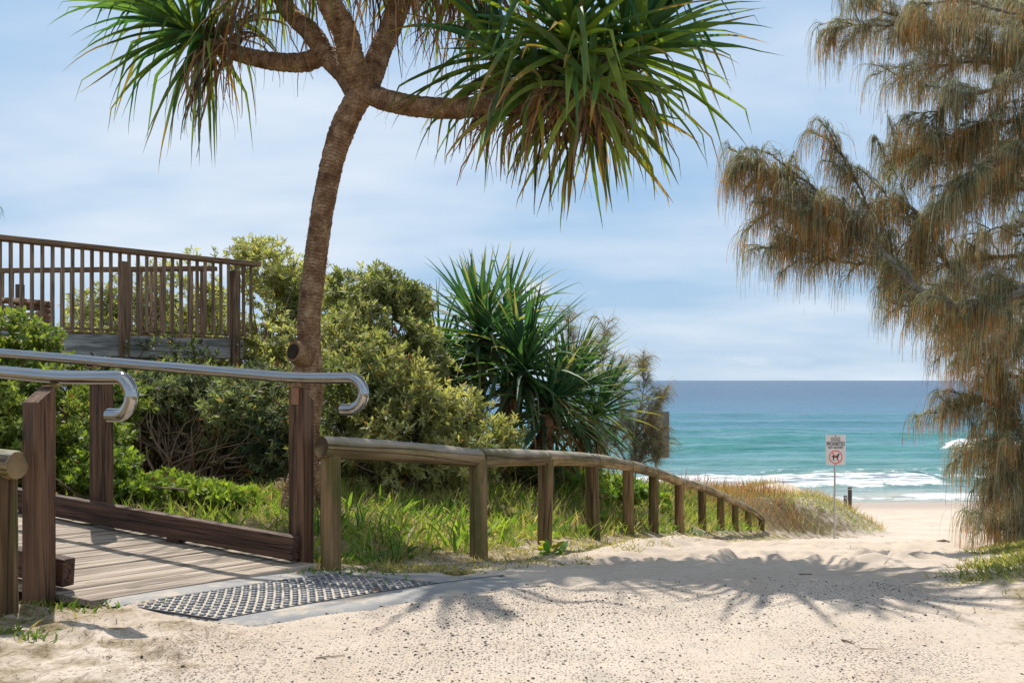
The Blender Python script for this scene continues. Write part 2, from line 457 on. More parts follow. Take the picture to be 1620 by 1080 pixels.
# ------------------------------------------------------------------ terrain
FD = A([5.8, 6.8, 8.1, 9.6, 11.1, 12.6, 14.0, 15.6, 17.0, 18.4, 19.8, 21.0])
FPX = A([524, 758, 861, 940.5, 994, 1034, 1074.5, 1111.5, 1140, 1163.5, 1185, 1203.5])
FX = (FPX - 810) * FD / F
FTOP = A([-.33, -.47, -.57, -.71, -.89, -1.10, -1.36, -1.62, -1.90, -2.2, -2.5, -2.84])
FBASE = A([-1.046, -1.196, -1.32, -1.457, -1.65, -1.83, -2.02, -2.30, -2.59, -2.83, -3.07, -3.3])

def pl(x, xs, ys):
    return np.interp(x, xs, ys)
HPd = A([-50, 2, 3.45, 5, 5.6, 6.5, 8, 10, 12, 14, 17, 22, 26, 30, 40, 48, 60, 100, 400])
HPh = A([1.05, 1.05, 1.05, 1.06, 1.095, 1.20, 1.40, 1.68, 1.99, 2.3, 2.78, 3.52, 3.98, 4.4, 5.25, 5.92, 6.7, 9.0, 20])
HLd = A([-50, 5, 8, 10, 13, 16, 20, 24, 27, 31, 36, 42, 48, 60, 100, 400])
HLh = A([1.04, 1.045, 1.06, 1.10, 1.25, 1.55, 2.15, 2.85, 3.10, 3.35, 4.35, 5.4, 5.92, 6.7, 9, 20])
BD = A([-50, 5.0, 5.8, 6.8, 8.1, 9.6, 11.1, 12.6, 14.0, 15.6, 17.0, 18.4, 19.8, 21.0, 22.3, 23.6, 25.5, 28, 32, 40, 400])
BX = A([-2.2, -1.4, -1.05, -.22, .26, .79, 1.29, 1.78, 2.35, 2.98, 3.56, 4.12, 4.70, 5.25, 6.6, 8.6, 9.7, 9.9, 9.6, 9.3, 9.3])
RBd = A([-50, 3, 4.6, 5.6, 7, 9.5, 11, 13, 400]); RBx = A([1.2, 1.4, 1.9, 2.4, 3.2, 4.4, 5.2, 6.5, 60])

def lerpsm(y, xs, ys):      # smoothed piecewise line
    return (pl(y - .35, xs, ys) + pl(y, xs, ys) + pl(y + .35, xs, ys)) / 3

APRON = [P(px, py, 1.045 * F / (py - HY))[:2] for px, py in
         ((150, 947), (196, 960), (300, 976), (345, 983), (395, 988), (412, 987), (450, 981), (500, 972), (560, 963), (640, 950), (720, 938), (790, 926), (850, 914), (838, 906), (800, 900), (720, 897), (640, 895.5), (560, 892), (500, 889), (474, 886), (400, 896), (280, 920))]
APRON = np.array(APRON)

def in_poly(x, y, poly):
    x = np.asarray(x); y = np.asarray(y); r = np.zeros(x.shape, bool); n = len(poly)
    for i in range(n):
        x1, y1 = poly[i]; x2, y2 = poly[(i + 1) % n]
        c = ((y1 > y) != (y2 > y)) & (x < (x2 - x1) * (y - y1) / (y2 - y1 + 1e-12) + x1)
        r ^= c
    return r
def poly_dist(x, y, poly):
    d = np.full(np.shape(x), 1e9); n = len(poly)
    for i in range(n):
        a = poly[i]; b = poly[(i + 1) % n]; ab = b - a
        t = np.clip(((x - a[0]) * ab[0] + (y - a[1]) * ab[1]) / (ab @ ab + 1e-12), 0, 1)
        d = np.minimum(d, np.hypot(x - a[0] - ab[0] * t, y - a[1] - ab[1] * t))
    return np.where(in_poly(x, y, poly), d, -d)

# ramp frame
O3 = A((-1.23, 5.8, CZ - 1.052)); U = A((-.906, .423, 0)); V = A((-.423, -.906, 0)); Z = A((0, 0, 1))
def zdeck(s): return np.where(np.asarray(s) > 0, .075 * np.asarray(s), 0.0)
def R(s, v, z):           # point on the ramp: along, across, above deck
    return O3 + U * s + V * v + Z * (z + float(zdeck(s)))

def H0(x, y):
    b = lerpsm(y, BD, BX)
    hp = lerpsm(y, HPd, HPh); hl = lerpsm(y, HLd, HLh)
    far = sstep(20.5, 23, y)
    w0 = 2.0 * (1 - far) + 2.0 * far; w1 = .8 * (1 - far) + .35 * far
    t = sstep(0, 1, (x - (b - w0)) / (w0 + w1))
    h = hl * (1 - t) + hp * t
    rb = lerpsm(y, RBd, RBx)
    lift = sstep(0, .9, x - rb) * .12 * (1 - sstep(10.2, 12.5, y)) * sstep(4.0, 5.2, y)
    return CZ - h + lift
RX, RY = None, None
def dimples():
    r = np.random.RandomState(5); L = []
    for i in range(520):
        y = r.uniform(6.4, 24) if i < 440 else r.uniform(3.3, 6.4)
        b = float(np.interp(y, BD, BX)); rb = float(np.interp(y, RBd, RBx))
        x = r.uniform(b + .7, max(b + 1.0, min(rb, b + 7)))
        L.append((x, y, r.uniform(.07, .15), r.uniform(.12, .26), r.uniform(0, math.pi), r.uniform(.016, .046) * (1 if y > 6.4 else .35)))
    # sandy left foreground is trampled too
    for i in range(60):
        L.append((r.uniform(-2.6, -1.0), r.uniform(3.0, 4.4), r.uniform(.05, .1), r.uniform(.08, .15), r.uniform(0, 3.1), r.uniform(.006, .016)))
    return L
DIMP = dimples()
def ramp_sv(x, y):
    dx = x - O3[0]; dy = y - O3[1]
    return dx * U[0] + dy * U[1], dx * V[0] + dy * V[1]
def Hground(x, y, detail=True):
    x = np.asarray(x, dtype=float); y = np.asarray(y, dtype=float)
    z = H0(x, y)
    pd = poly_dist(x, y, APRON)
    calm = 1 - sstep(-.10, .03, pd)
    b = lerpsm(y, BD, BX)
    path = sstep(-.3, .6, x - b)
    z = z + (fbm(x * .55, y * .55, 3) - .5) * .06 * calm * sstep(5.5, 9, y)
    z = z + (fbm(x * 2.2, y * 2.2, 8) - .5) * (.03 + .055 * (1 - path)) * calm
    z = z + (fbm(x * 7, y * 7, 21, 3) - .5) * .022 * calm * (.35 + .65 * sstep(5.8, 7.2, y) + .5 * (x < -.9) * (y < 5.5))
    # wind-blown ridge along the foot of the log fence
    rg = np.exp(-((x - b - .72 - .18 * (fbm(y * 1.7, y * 0 + 2, 31) - .5)) / .22) ** 2) * sstep(7.0, 7.9, y) * (1 - sstep(11.5, 14, y))
    z = z + rg * .10 * (.6 + .8 * fbm(x * 3, y * 3, 12))
    # little drift round the near post
    z = z + .045 * np.exp(-(((x + 2.05) / .32) ** 2 + ((y - 4.60) / .2) ** 2)) + .028 * np.exp(-(((x + 1.85) / .16) ** 2 + ((y - 4.74) / .12) ** 2))
    s, v = ramp_sv(x, y)
    under = sstep(-.05, .1, s) * sstep(-.15, .0, v) * (1 - sstep(1.4, 1.6, v))
    z = z - .06 * under
    # bare hummock in the dune grass
    z = z + .28 * np.exp(-(((x - 8.2) / .8) ** 2 + ((y - 29.5) / 1.6) ** 2))
    if detail:
        for (cx, cy, ra, rb_, an, dp) in DIMP:
            m = (np.abs(x - cx) < .6) & (np.abs(y - cy) < .6)
            if not m.any(): continue
            dx = x[m] - cx; dy = y[m] - cy
            a = dx * math.cos(an) + dy * math.sin(an); c = -dx * math.sin(an) + dy * math.cos(an)
            q = (a / rb_) ** 2 + (c / ra) ** 2
            z[m] += dp * (-np.exp(-q * 1.4) + .55 * np.exp(-((np.sqrt(q) - 1.35) / .35) ** 2)) * calm[m]
    return z
def gz(x, y): return float(Hground(A([x]), A([y]), False)[0])

def axis(core, lo, hi, g=1.12):
    a = list(core)
    st = a[1] - a[0]
    while a[0] > lo: st *= g; a.insert(0, a[0] - st)
    st = a[-1] - a[-2]
    while a[-1] < hi: st *= g; a.append(a[-1] + st)
    return A(a)

xs = axis(np.arange(-3.2, 4.2, .034), -400, 400, 1.045)
ys = list(np.arange(3.0, 8, .03)) + list(np.arange(8, 16, .06)) + list(np.arange(16, 32, .13)) + list(np.arange(32, 62, .5))
ys = axis(ys, -60, 420, 1.15)
X, Y = np.meshgrid(xs, ys)
shp = X.shape
Zg = Hground(X.ravel(), Y.ravel()).reshape(shp)
b_ = lerpsm(Y, BD, BX); rb_ = lerpsm(Y, RBd, RBx)
sv = ramp_sv(X, Y)
soil = sstep(.55, -.5, X - b_) * 0 + (1 - sstep(-.45, .35, X - b_))
soil = np.maximum(soil, .62 * (1 - sstep(.3, .95, X - b_ + .5 * (fbm(X * 2, Y * 2, 47, 3) - .5))) * (Y > 5.7)) * (1 - sstep(30, 33, Y))
soil = np.maximum(soil, .85 * sstep(.0, .7, X - rb_) * (1 - sstep(9.8, 11.5, Y)))
soil = np.where((Y < 5.75) & (X < -.9), .46 + .25 * sstep(-1.5, -2.3, X) - .3 * sstep(-1.3, -.9, X), soil)
hump = np.exp(-(((X - 7.9) / 1.1) ** 2 + ((Y - 28.3) / 2.0) ** 2))
soil = soil * (1 - sstep(.25, .6, hump))
duneF = sstep(22, 24, Y)
soil = soil * (1 - .45 * duneF)
n_ = fbm(X * .8, Y * .8, 44)
grav = 1 - sstep(4.9, 6.2, Y + .6 * (n_ - .5))
edge = sstep(-1.75, -.75, X + (5.2 - Y) * .38 * -1 * 0 + (n_ - .5) * .8 - (5.0 - Y) * -.1)
grav = grav * edge * (1 - sstep(-.3, .5, X - rb_ + .3 * (n_ - .5)))
grav = np.clip(grav * (.30 + .85 * fbm(X * 1.3, Y * 1.3, 57)), 0, 1)
patch = np.exp(-(((X - 1.55) / .35) ** 2 + ((Y - 3.75) / .32) ** 2))
grav = np.clip(grav + .45 * patch, 0, 1)
grav = np.maximum(grav, .05 * (Y < 20))
wet = sstep(38.5, 45, Y)
litter = np.where((X < -.9) & (Y < 5.5), 1.3 * fbm(X * 3, Y * 3, 71), .0)
litter = np.maximum(litter, .55 * sstep(-.5, .3, X - rb_) * (Y < 5.4))
litter = np.maximum(litter, .35 * np.exp(-((Y - 6.0) / .55) ** 2) * (X > -.3))
g = MB()
idx = np.arange(X.size).reshape(shp)
q = np.stack([idx[:-1, :-1], idx[:-1, 1:], idx[1:, 1:], idx[1:, :-1]], -1).reshape(-1, 4)
g.add(np.stack([X, Y, Zg], -1).reshape(-1, 3), q=q)
o = g.build('sand_ground', M['sand'], attrs={'soil': soil, 'grav': grav, 'wet': wet, 'litter': litter})
tag(o, kind='structure')

# ------------------------------------------------------------------ sea
xs = axis(np.arange(0, 46, .3), -30000, 30000, 1.09)
ys = list(np.arange(44, 70, .16)) + list(np.arange(70, 130, .4))
ys = axis(ys, 43, 45000, 1.07)
X, Y = np.meshgrid(xs, ys); shp = X.shape
Zw = np.zeros(shp); foam = np.zeros(shp); face = np.zeros(shp)
def crest(y0, amp, wf, wb, xa, xb, soft, fo, fw, wig, seed, gface=.6):
    """one swell line: steep toward the beach, long behind"""
    global Zw, foam, face
    yy = y0 + wig * (fbm(X * .06, X * 0 + seed, seed, 3) - .5) * 2
    d = Y - yy
    win = sstep(xa - soft, xa + soft, X) * (1 - sstep(xb - soft, xb + soft, X))
    win = win * (.55 + .75 * fbm(X * .11 + seed, X * 0 + 3, seed + 5, 3))
    prof = np.where(d < 0, np.exp(-(d / wf) ** 2), np.exp(-(d / wb) ** 2))
    Zw = Zw + amp * prof * win
    face = np.maximum(face, gface * np.exp(-((d + wf * .4) / (wf * 1.1)) ** 2) * np.clip(win, 0, 1))
    if fo:
        foam = np.maximum(foam, fo * np.exp(-((d + fw * .6) / fw) ** 2) * np.clip(win * 1.3, 0, 1))
W = 400
crest(57.5, .55, .9, 2.2, 4, 24.5, 1.6, .9, .95, 1.2, 3, .3)
crest(59.5, .45, 1.2, 2.5, 14, 60, 2.0, .40, 1.1, 1.0, 5, .7)
crest(62.5, .30, 1.2, 3, 16, 34, 3.0, .42, .8, 1.0, 6, .8)
crest(50.6, .06, .5, 1.5, -30, 90, 3, .52, .9, .8, 9, 0)
crest(51.5, .16, .6, 1.5, 20, 60, 1.5, .95, .9, .5, 10, 0)
crest(47.6, .03, .4, 1.5, -60, 90, 4, .62, .45, .7, 12, 0)
crest(71, .30, 1.6, 4, -40, 80, 4, 0, 1, 1.5, 15, .55)
crest(83, .65, 1.8, 4.5, 36, 42, 1.5, .9, 1.2, .8, 17, .9)
crest(84, .60, 1.8, 4.5, -20, 60, 6, 0, 1, 1.5, 19, .95)
crest(77, .35, 1.4, 4, 18, 60, 4, 0, 1, 1.5, 20, .8)
crest(96, .75, 2.2, 6, -20, 34, 6, 0, 1, 1.5, 22, .9)
crest(104, .65, 2.2, 6, 22, 70, 5, 0, 1, 1.5, 24, .9)
crest(112, .5, 2.4, 7, -20, 36, 6, 0, 1, 2, 26, .7)
crest(135, .5, 3, 8, -60, 120, 9, 0, 1, 3, 28, .5)
crest(165, .5, 4, 10, -60, 150, 9, 0, 1, 3, 29, .4)
Zw += (fbm(X * .5, Y * .9, 61, 4) - .5) * .16 * sstep(47, 60, Y) * (Y < 400)
Zw += np.minimum((fbm(X * 1.7, Y * 1.7, 62, 4)) * .35, .35) * np.clip(foam, 0, 1) ** 2 * sstep(53, 56, Y)
foam = np.maximum(foam, .22 * np.exp(-((Y - 53.8) / 2.2) ** 2))
foam = np.maximum(foam, .22 * np.exp(-((Y - 60.5) / 3.0) ** 2))
g = MB()
idx = np.arange(X.size).reshape(shp)
q = np.stack([idx[:-1, :-1], idx[:-1, 1:], idx[1:, 1:], idx[1:, :-1]], -1).reshape(-1, 4)
g.add(np.stack([X, Y, Zw], -1).reshape(-1, 3), q=q)
o = g.build('sea', M['water'], attrs={'foam': foam, 'face': face}); tag(o, kind='structure')

# ------------------------------------------------------------------ concrete apron and tactile pad
def poly_sheet(poly, n=90, thick=.012, top=.012, rag=.02, sd=3):
    lo = poly.min(0) - .05; hi = poly.max(0) + .05
    nx = int((hi[0] - lo[0]) / .022); ny = int((hi[1] - lo[1]) / .022)
    X, Y = np.meshgrid(np.linspace(lo[0], hi[0], nx), np.linspace(lo[1], hi[1], ny))
    d = poly_dist(X.ravel(), Y.ravel(), poly).reshape(X.shape) + rag * (fbm(X * 9, Y * 9, sd, 4) - .5) * 2
    zz = H0(X, Y) + top - np.clip((.03 - d) / .03, 0, 1) * (top + .006)
    keep = d > -.01
    idx = np.arange(X.size).reshape(X.shape)
    kq = keep[:-1, :-1] & keep[:-1, 1:] & keep[1:, 1:] & keep[1:, :-1]
    q = np.stack([idx[:-1, :-1], idx[:-1, 1:], idx[1:, 1:], idx[1:, :-1]], -1)[kq]
    used = np.unique(q); mp = -np.ones(X.size, np.int64); mp[used] = np.arange(len(used))
    v = np.stack([X, Y, zz], -1).reshape(-1, 3)[used]
    return v, mp[q.reshape(-1, 4)]
g = MB(); v, q = poly_sheet(APRON); g.add(v, q=q)
o = g.build('concrete_path', M['concrete']); tag(o, kind='structure')

pa, pb, pc, pdd = [P(px, py, 1.04 * F / (py - HY)) for px, py in ((197, 957), (345, 978.5), (694, 915.5), (528, 897))]
def padpt(a, b):    # bilinear
    p = (pa * (1 - a) + pb * a) * (1 - b) + (pdd * (1 - a) + pc * a) * b
    p = p.copy(); p[2] = float(H0(A([p[0]]), A([p[1]]))[0]) + .0145
    return p
t = thing('tactile_pad', (pa + pc) / 2 * A((1, 1, 0)) + A((0, 0, padpt(.5, .5)[2])), 'dark studded tactile warning mat set in concrete at the foot of the ramp', 'tactile mat')
g = MB(); n1, n2 = 12, 26
pts = np.array([[padpt(i / n1, j / n2) for j in range(n2 + 1)] for i in range(n1 + 1)])
vv = pts.reshape(-1, 3); idx = np.arange(len(vv)).reshape(n1 + 1, n2 + 1)
q = np.stack([idx[:-1, :-1], idx[1:, :-1], idx[1:, 1:], idx[:-1, 1:]], -1).reshape(-1, 4)
g.add(vv, q=q)
g.build('sheet', M['pad'], t)
g = MB()
ea = nrm(pb - pa); 
for i in range(n1):
    for j in range(n2):
        c = padpt((i + .5) / n1, (j + .5) / n2) ; r = .0152 + .001 * random.random()
        ring = []; m = 10
        for (rr, hh) in ((1, 0), (.86, .006), (.55, .0085)):
            for k in range(m):
                a = 2 * math.pi * k / m
                ring.append(c + A((math.cos(a) * r * rr * 1.06, math.sin(a) * r * rr, hh)))
        q = []; 
        for l in range(2):
            for k in range(m): q.append((l * m + k, l * m + (k + 1) % m, (l + 1) * m + (k + 1) % m, (l + 1) * m + k))
        ring.append(c + A((0, 0, .009)))
        tt = [(2 * m + k, 2 * m + (k + 1) % m, 3 * m) for k in range(m)]
        g.add(ring, q=q, t=tt)
g.build('studs', M['dome'], t)
g = MB()
for a, b in ((pa, pb), (pb, pc), (pc, pdd), (pdd, pa)):
    L = []
    for k in range(9):
        p = a + (b - a) * k / 8; p = p.copy(); p[2] = float(H0(A([p[0]]), A([p[1]]))[0]) + .0125
        L.append(p)
    g.tube(L, .0045, 6)
g.build('edge_strip', M['rubber'], t)
# saw cut beside the mat
g = MB(); L = []
for k in range(12):
    a = P(694, 915.5, 1.04 * F / 314); b = P(797, 899, 1.05 * F / 297.5)
    p = a + (b - a) * k / 11; p[2] = float(H0(A([p[0]]), A([p[1]]))[0]) + .0125; L.append(p + A((0, RS.rand() * .008, 0)))
C = np.array(L)[None]; g.ribbons(C, np.full((1, 12), .022), sides(C, ref=(0, 0, 1)), A((.1, .1, .1)))
o = g.build('path_joint', M['rubber']); tag(o, kind='structure')

# ------------------------------------------------------------------ timber ramp with handrails
ramp_t = thing('boardwalk_ramp', R(1.5, .7, 0), 'weathered plank ramp with dark kerb beams and curled steel handrails on brown posts', 'boardwalk')
WID = 1.31
g = MB(); pw = .128
s0 = .20
k = 0
while s0 < 5.2:
    s1 = s0 + pw - .007
    c = [.85 + .3 * random.random()] * 3
    sk = -.33
    def pp(s, v, z): 
        ss = s + sk * (1 - v / WID)
        return R(ss, v, z)
    vin, vout = .02, WID + .02 - .01 * random.random()
    dz = random.uniform(-.003, .003)
    top = [pp(s0, vin, dz), pp(s1, vin, dz), pp(s1, vout, dz), pp(s0, vout, dz)]
    bot = [p - A((0, 0, .035)) for p in top]
    off = RS.rand(3) * 30
    gcs = []
    for zz in (-.035, 0):
        for (a, b) in ((s0, vin), (s1, vin), (s1, vout), (s0, vout)): gcs.append(A((a - s0, zz, b)) + off)
    g.add(np.array(bot + top), q=[(0, 1, 2, 3), (7, 6, 5, 4), (4, 5, 1, 0), (5, 6, 2, 1), (6, 7, 3, 2), (7, 4, 0, 3)], gc=gcs)
    s0 += pw; k += 1
o = g.build('deck', M['plank'], ramp_t, smooth=False); bevel(o, .003, 1)
for vv, sa, sb in ((.085, -.03, 5.2), (1.27, .42, 5.2)):
    g = MB()
    pa_ = R(sa, vv, .09); pb_ = R(sb, vv, .09)
    ax = nrm(pb_ - pa_); up = nrm(np.cross(ax, V)); up = up if up[2] > 0 else -up
    g.box((pa_ + pb_) / 2, (V, up, ax), (.036, .068, np.linalg.norm(pb_ - pa_) / 2))
    o = g.build('kerb_beam', M['kerb'], ramp_t, smooth=False); bevel(o, .007, 2)
    for s in np.arange(sa + .9, 5, 1.3):
        g = MB(); g.box(R(s, vv, .012), (V, U, Z), (.03, .05, .014)); g.build('packer', M['kerb'], ramp_t, smooth=False)
def rail_post(s, v, zt, zb, inward):
    """square post whose top is cut sloping down to the outside"""
    g = MB(); h = .0525
    c = R(s, v, 0); pts = []
    for zz in (0, 1):
        for su, sv_ in ((-1, -1), (1, -1), (1, 1), (-1, 1)):
            z = zb if zz == 0 else zt - (.075 if sv_ * inward < 0 else 0)
            p = c + U * su * h + V * sv_ * h; p[2] = z; pts.append(p)
    gcs = [A((su * h, sv_ * h, p[2])) + 3.3 * s for p, (su, sv_) in zip(pts, ((-1, -1), (1, -1), (1, 1), (-1, 1)) * 2)]
    g.add(np.array(pts), q=[(0, 1, 2, 3), (7, 6, 5, 4), (4, 5, 1, 0), (5, 6, 2, 1), (6, 7, 3, 2), (7, 4, 0, 3)], gc=gcs)
    o = g.build('post', M['stained'], ramp_t, smooth=False); bevel(o, .004, 2)
    return o
def rz(s): return CZ + .013 + .07 * max(0, s)
for s in (0.02, 1.62, 3.3):
    rail_post(s, -.03, rz(s) - .055, gz(*R(s, -.03, 0)[:2]) - .3, 1)
for s in (.487, 2.2):
    rail_post(s, 1.385, rz(s - .45) - .045, gz(*R(s, 1.385, 0)[:2]) - .3, -1)
def handrail(v, sb, s_post, vpost, nb):
    path = []
    z0 = rz(0)
    def q3(s, z): p = R(s, v, 0); p[2] = z; return p
    for s in np.linspace(5.2, sb + .12, 14): path.append(q3(s, z0 + .07 * (s - sb)))
    for k in range(1, 5):
        s = sb + .12 - .24 * k / 5; path.append(q3(s, z0 + .07 * .12 * max(0, (1 - k / 5)) ** 1.6))
    s_end = sb - .38
    for s in np.linspace(sb - .13, s_end, 5): path.append(q3(s, z0))
    r = .088
    for k in range(1, 13):
        a = math.pi * k / 12
        path.append(q3(s_end - r * math.sin(a), z0 - r + r * math.cos(a)))
    path.append(q3(s_end + .03, z0 - 2 * r)); path.append(q3(s_end + .055, z0 - 2 * r))
    g = MB(); g.tube(np.array(path), .0325, 20)
    o = g.build('handrail', M['steel'], ramp_t)
    for sp in nb:
        g = MB()
        pz = rz(sp) if v < .5 else rz(sp - sb)
        zp = pz + .013
        top = R(sp, v, 0); top[2] = pz - .034
        pin = R(sp, vpost, 0); pin[2] = pz - .05
        sgn = 1 if v > vpost else -1
        ff = R(sp, vpost + sgn * .058, 0); ff[2] = pz - .105
        g.box(ff, (U, V, Z), (.026, .004, .05))
        m_ = (top + ff) / 2; m_[2] = pz - .043
        g.box(m_, (U, V, Z), (.028, max(.02, abs(v - vpost - sgn * .058) / 2 + .02), .005))
        b = g.build('bracket', M['bracket'], o, smooth=False); bevel(b, .002, 1)
M['bracket'] = plain('bracket_steel', (.33, .17, .09), .5, .2, 30, metal=.5)
handrail(.055, 0.0, .02, -.03, (.02, 1.62, 3.3))
handrail(1.30, .45, .52, 1.385, (.487, 2.2))

# ------------------------------------------------------------------ log fences
def log_fence(pts, tops, bases, label, rr, pr, first_ext=.0, last_ext=.05):
    t = thing('log_fence', pts[0], label, 'fence', 'low round log fences along the path')
    for p, zt, zb in zip(pts, tops, bases):
        g = MB(); K = 7
        r = pr * random.uniform(.95, 1.05)
        lean = RS.randn(2) * .0015
        path = [A((p[0] + lean[0] * k, p[1] + lean[1] * k, zb - .3 + (zt - zb + .3) * k / (K - 1))) for k in range(K)]
        g.tube(path, r, 18, wob=.05, seed=random.randint(0, 999))
        g.build('post', M['log'], t)
    for i in range(len(pts) - 1):
        a = A((pts[i][0], pts[i][1], tops[i])); b = A((pts[i + 1][0], pts[i + 1][1], tops[i + 1]))
        ax = nrm(b - a)
        if i == 0: a = a - ax * first_ext
        e = b + ax * (last_ext if i == len(pts) - 2 else -.004)
        if i > 0: a = a + ax * .004
        K = 12; ra = rr * random.uniform(.97, 1.06); rb2 = rr * random.uniform(.94, 1.0)
        path = [a + (e - a) * k / (K - 1) + A((0, 0, .006 * math.sin(math.pi * k / (K - 1)))) for k in range(K)]
        rad = np.linspace(ra, rb2, K); rad[0] *= .93; rad[-1] *= .93
        path.insert(1, a + (e - a) * .012); path.insert(-1, a + (e - a) * .988)
        rad = np.concatenate([[rad[0]], [ra], rad[1:-1], [rb2], [rad[-1]]])
        g = MB(); g.tube(np.array(path), rad, 20, wob=.045, seed=random.randint(0, 999))
        g.build('rail', M['log_rail'], t)
    return t
fp = [(x, d) for x, d in zip(FX, FD)]
log_fence([A((x, d, CZ + b)) for (x, d), b in zip(fp, FBASE)], [CZ + z - .062 for z in FTOP], [CZ + z for z in FBASE],
          'long low fence of round weathered logs stepping down to the beach', .064, .063, .075)
nf = [P(4, 950, 4.42), P(-260, 950, 4.75), P(-700, 950, 5.9)]
log_fence([A((p[0], p[1], gz(p[0], p[1]))) for p in nf], [CZ - .372, CZ - .34, CZ - .30], [CZ - 1.02] * 3,
          'mossy log fence end at the left edge, in front of the ramp', .064, .064, .085)

# ------------------------------------------------------------------ lookout platform
look = thing('lookout_platform', P(200, 600, 12.2), 'raised timber lookout platform with baluster railing above the shrubs', 'platform')
FL, RT = CZ + .58, CZ + 1.60
a0 = P(-330, 0, 9.9); a1 = P(392, 0, 13.7)
a0 = A((-7.2, 9.9)); a1 = A(((396 - 810) * 13.7 / F, 13.7))
# near railing passes px 0 at d 11.2
p0 = A(((0 - 810) * 11.2 / F, 11.2)); dirn = nrm(a1 - p0); a0 = p0 - dirn * 1.6
b0 = A(((-60 - 810) * 14.6 / F, 14.6)); b1 = A(((330 - 810) * 14.25 / F, 14.25))
def rail_side(s, e, posts, spacing, ext):
    dn = nrm(e - s); L = np.linalg.norm(e - s); per = A((dn[1], -dn[0])); D3 = A((dn[0], dn[1], 0)); P3 = A((per[0], per[1], 0))
    g = MB(); m_ = (s + e) / 2
    g.box(A((m_[0] + dn[0] * ext / 2, m_[1] + dn[1] * ext / 2, RT)), (P3, Z, D3), (.085, .030, L / 2 + ext / 2))
    o = g.build('handrail', M['lookout'], look, smooth=False); bevel(o, .006, 2)
    g = MB(); g.box(A((m_[0], m_[1], FL + .035)), (P3, Z, D3), (.018, .012, L / 2))
    o = g.build('bottom_rail', M['baluster'], look, smooth=False)
    x = .05
    while x < L:
        c = s + dn * x
        g = MB(); hb = (RT - .030 - FL - .02) / 2
        g.box(A((c[0] + per[0] * .035, c[1] + per[1] * .035, RT - .0305 - hb)), (D3, P3, Z), (.019, .012, hb))
        o = g.build('baluster', M['baluster'], look, smooth=False)
        x += spacing
    for (f, top) in posts:
        c = s + dn * f * L - per * .035
        zb = FL - .45
        g = MB(); g.box(A((c[0], c[1], (top + zb) / 2)), (D3, P3, Z), (.05, .05, (top - zb) / 2))
        o = g.build('post', M['lookout'], look, smooth=False); bevel(o, .006, 2)
    return dn, per
L01 = np.linalg.norm(a1 - a0)
dn, per = rail_side(a0, a1, ((1.52 / L01, RT + .12), (.0, RT - .03)), .118, .12)
for px, d, top in ((196, 12.25, RT - .14), (366, 13.5, RT - .12)):
    c = P(px, 0, d); zb = FL - .42
    cc = A((c[0], c[1])); 
    tt = np.dot(cc - a0, dn); cc = a0 + dn * tt + per * .06
    g = MB(); g.box(A((cc[0], cc[1], (top + zb) / 2)), (A((dn[0], dn[1], 0)), A((per[0], per[1], 0)), Z), (.055, .05, (top - zb) / 2))
    o = g.build('post', M['lookout'], look, smooth=False); bevel(o, .006, 2)
    for zz in (-.1, -.28):
        g = MB(); ctr = A((cc[0], cc[1], FL + zz)); pr3 = A((per[0], per[1], 0))
        g.tube([ctr + pr3 * .05, ctr + pr3 * .066], .016, 8); g.build('bolt', M['galv'], look)
rail_side(b0, b1, ((.12, RT - .05),), .15, .1)
g = MB()
for j in range(2):
    cs = a0 + dn * (-1.0); ce = a0 + dn * (np.dot(A(P(383, 0, 13.6)[:2]) - a0, dn))
    off = per * (0.0 if j == 0 else -1.4)
    m_ = (cs + ce) / 2 + off
    g = MB(); g.box(A((m_[0], m_[1], FL - .16)), (A((per[0], per[1], 0)), Z, A((dn[0], dn[1], 0))), (.035, .135, np.linalg.norm(ce - cs) / 2))
    o = g.build('bearer', M['bearer'], look, smooth=False); bevel(o, .006, 1)
g = MB()
# floor boards: a wedge between both railings
nb = 22
for k in range(nb):
    f0 = k / nb; f1 = (k + .93) / nb
    A0 = a0 + (a1 - a0) * f0 - per * .04; A1 = a0 + (a1 - a0) * f1 - per * .04
    bb0 = A((-10.5, 15.2)); B0 = bb0 + (b1 - bb0) * f0; B1 = bb0 + (b1 - bb0) * f1
    top = [A((*A0, FL)), A((*A1, FL)), A((*B1, FL)), A((*B0, FL))]
    bot = [p - A((0, 0, .03)) for p in top]
    g.add(np.array(bot + top), q=[(3, 2, 1, 0), (4, 5, 6, 7), (0, 1, 5, 4), (1, 2, 6, 5), (2, 3, 7, 6), (3, 0, 4, 7)])
g.build('floor', M['lookout'], look, smooth=False)
for c in ((-6.2, 12.6), (-4.4, 13.6), (-7.5, 12.0)):
    g = MB(); zb = CZ - 1.4
    g.tube([A((c[0], c[1], zb)), A((c[0], c[1], FL - .3))], .09, 12); g.build('stump', M['lookout'], look)

# curved slatted seat on the lookout
sc_ = P(-5, 0, 12.9)
seat = thing('slatted_seat', A((sc_[0], sc_[1], FL)), 'curved timber slat seat on the lookout behind the railing', 'bench')
for r_i, (zz, rr) in enumerate(((.40, .62), (.33, .64), (.25, .66), (.17, .66), (.09, .66), (.025, .64))):
    g = MB(); path = [A((sc_[0] + rr * math.cos(a) , sc_[1] + rr * math.sin(a), FL + zz)) for a in np.linspace(-2.2, 1.2, 24)]
    C = np.array(path)
    g.tube(C, .026, 8); g.build('slat', M['lookout'], seat)
g = MB()
for k in range(11):
    a = -2.2 + k * .32
    c0 = A((sc_[0] + .15 * math.cos(a), sc_[1] + .15 * math.sin(a), FL + .45)); c1 = A((sc_[0] + .66 * math.cos(a), sc_[1] + .66 * math.sin(a), FL + .42))
    g.tube([c0, c1], .032, 8)
g.build('seat', M['lookout'], seat)
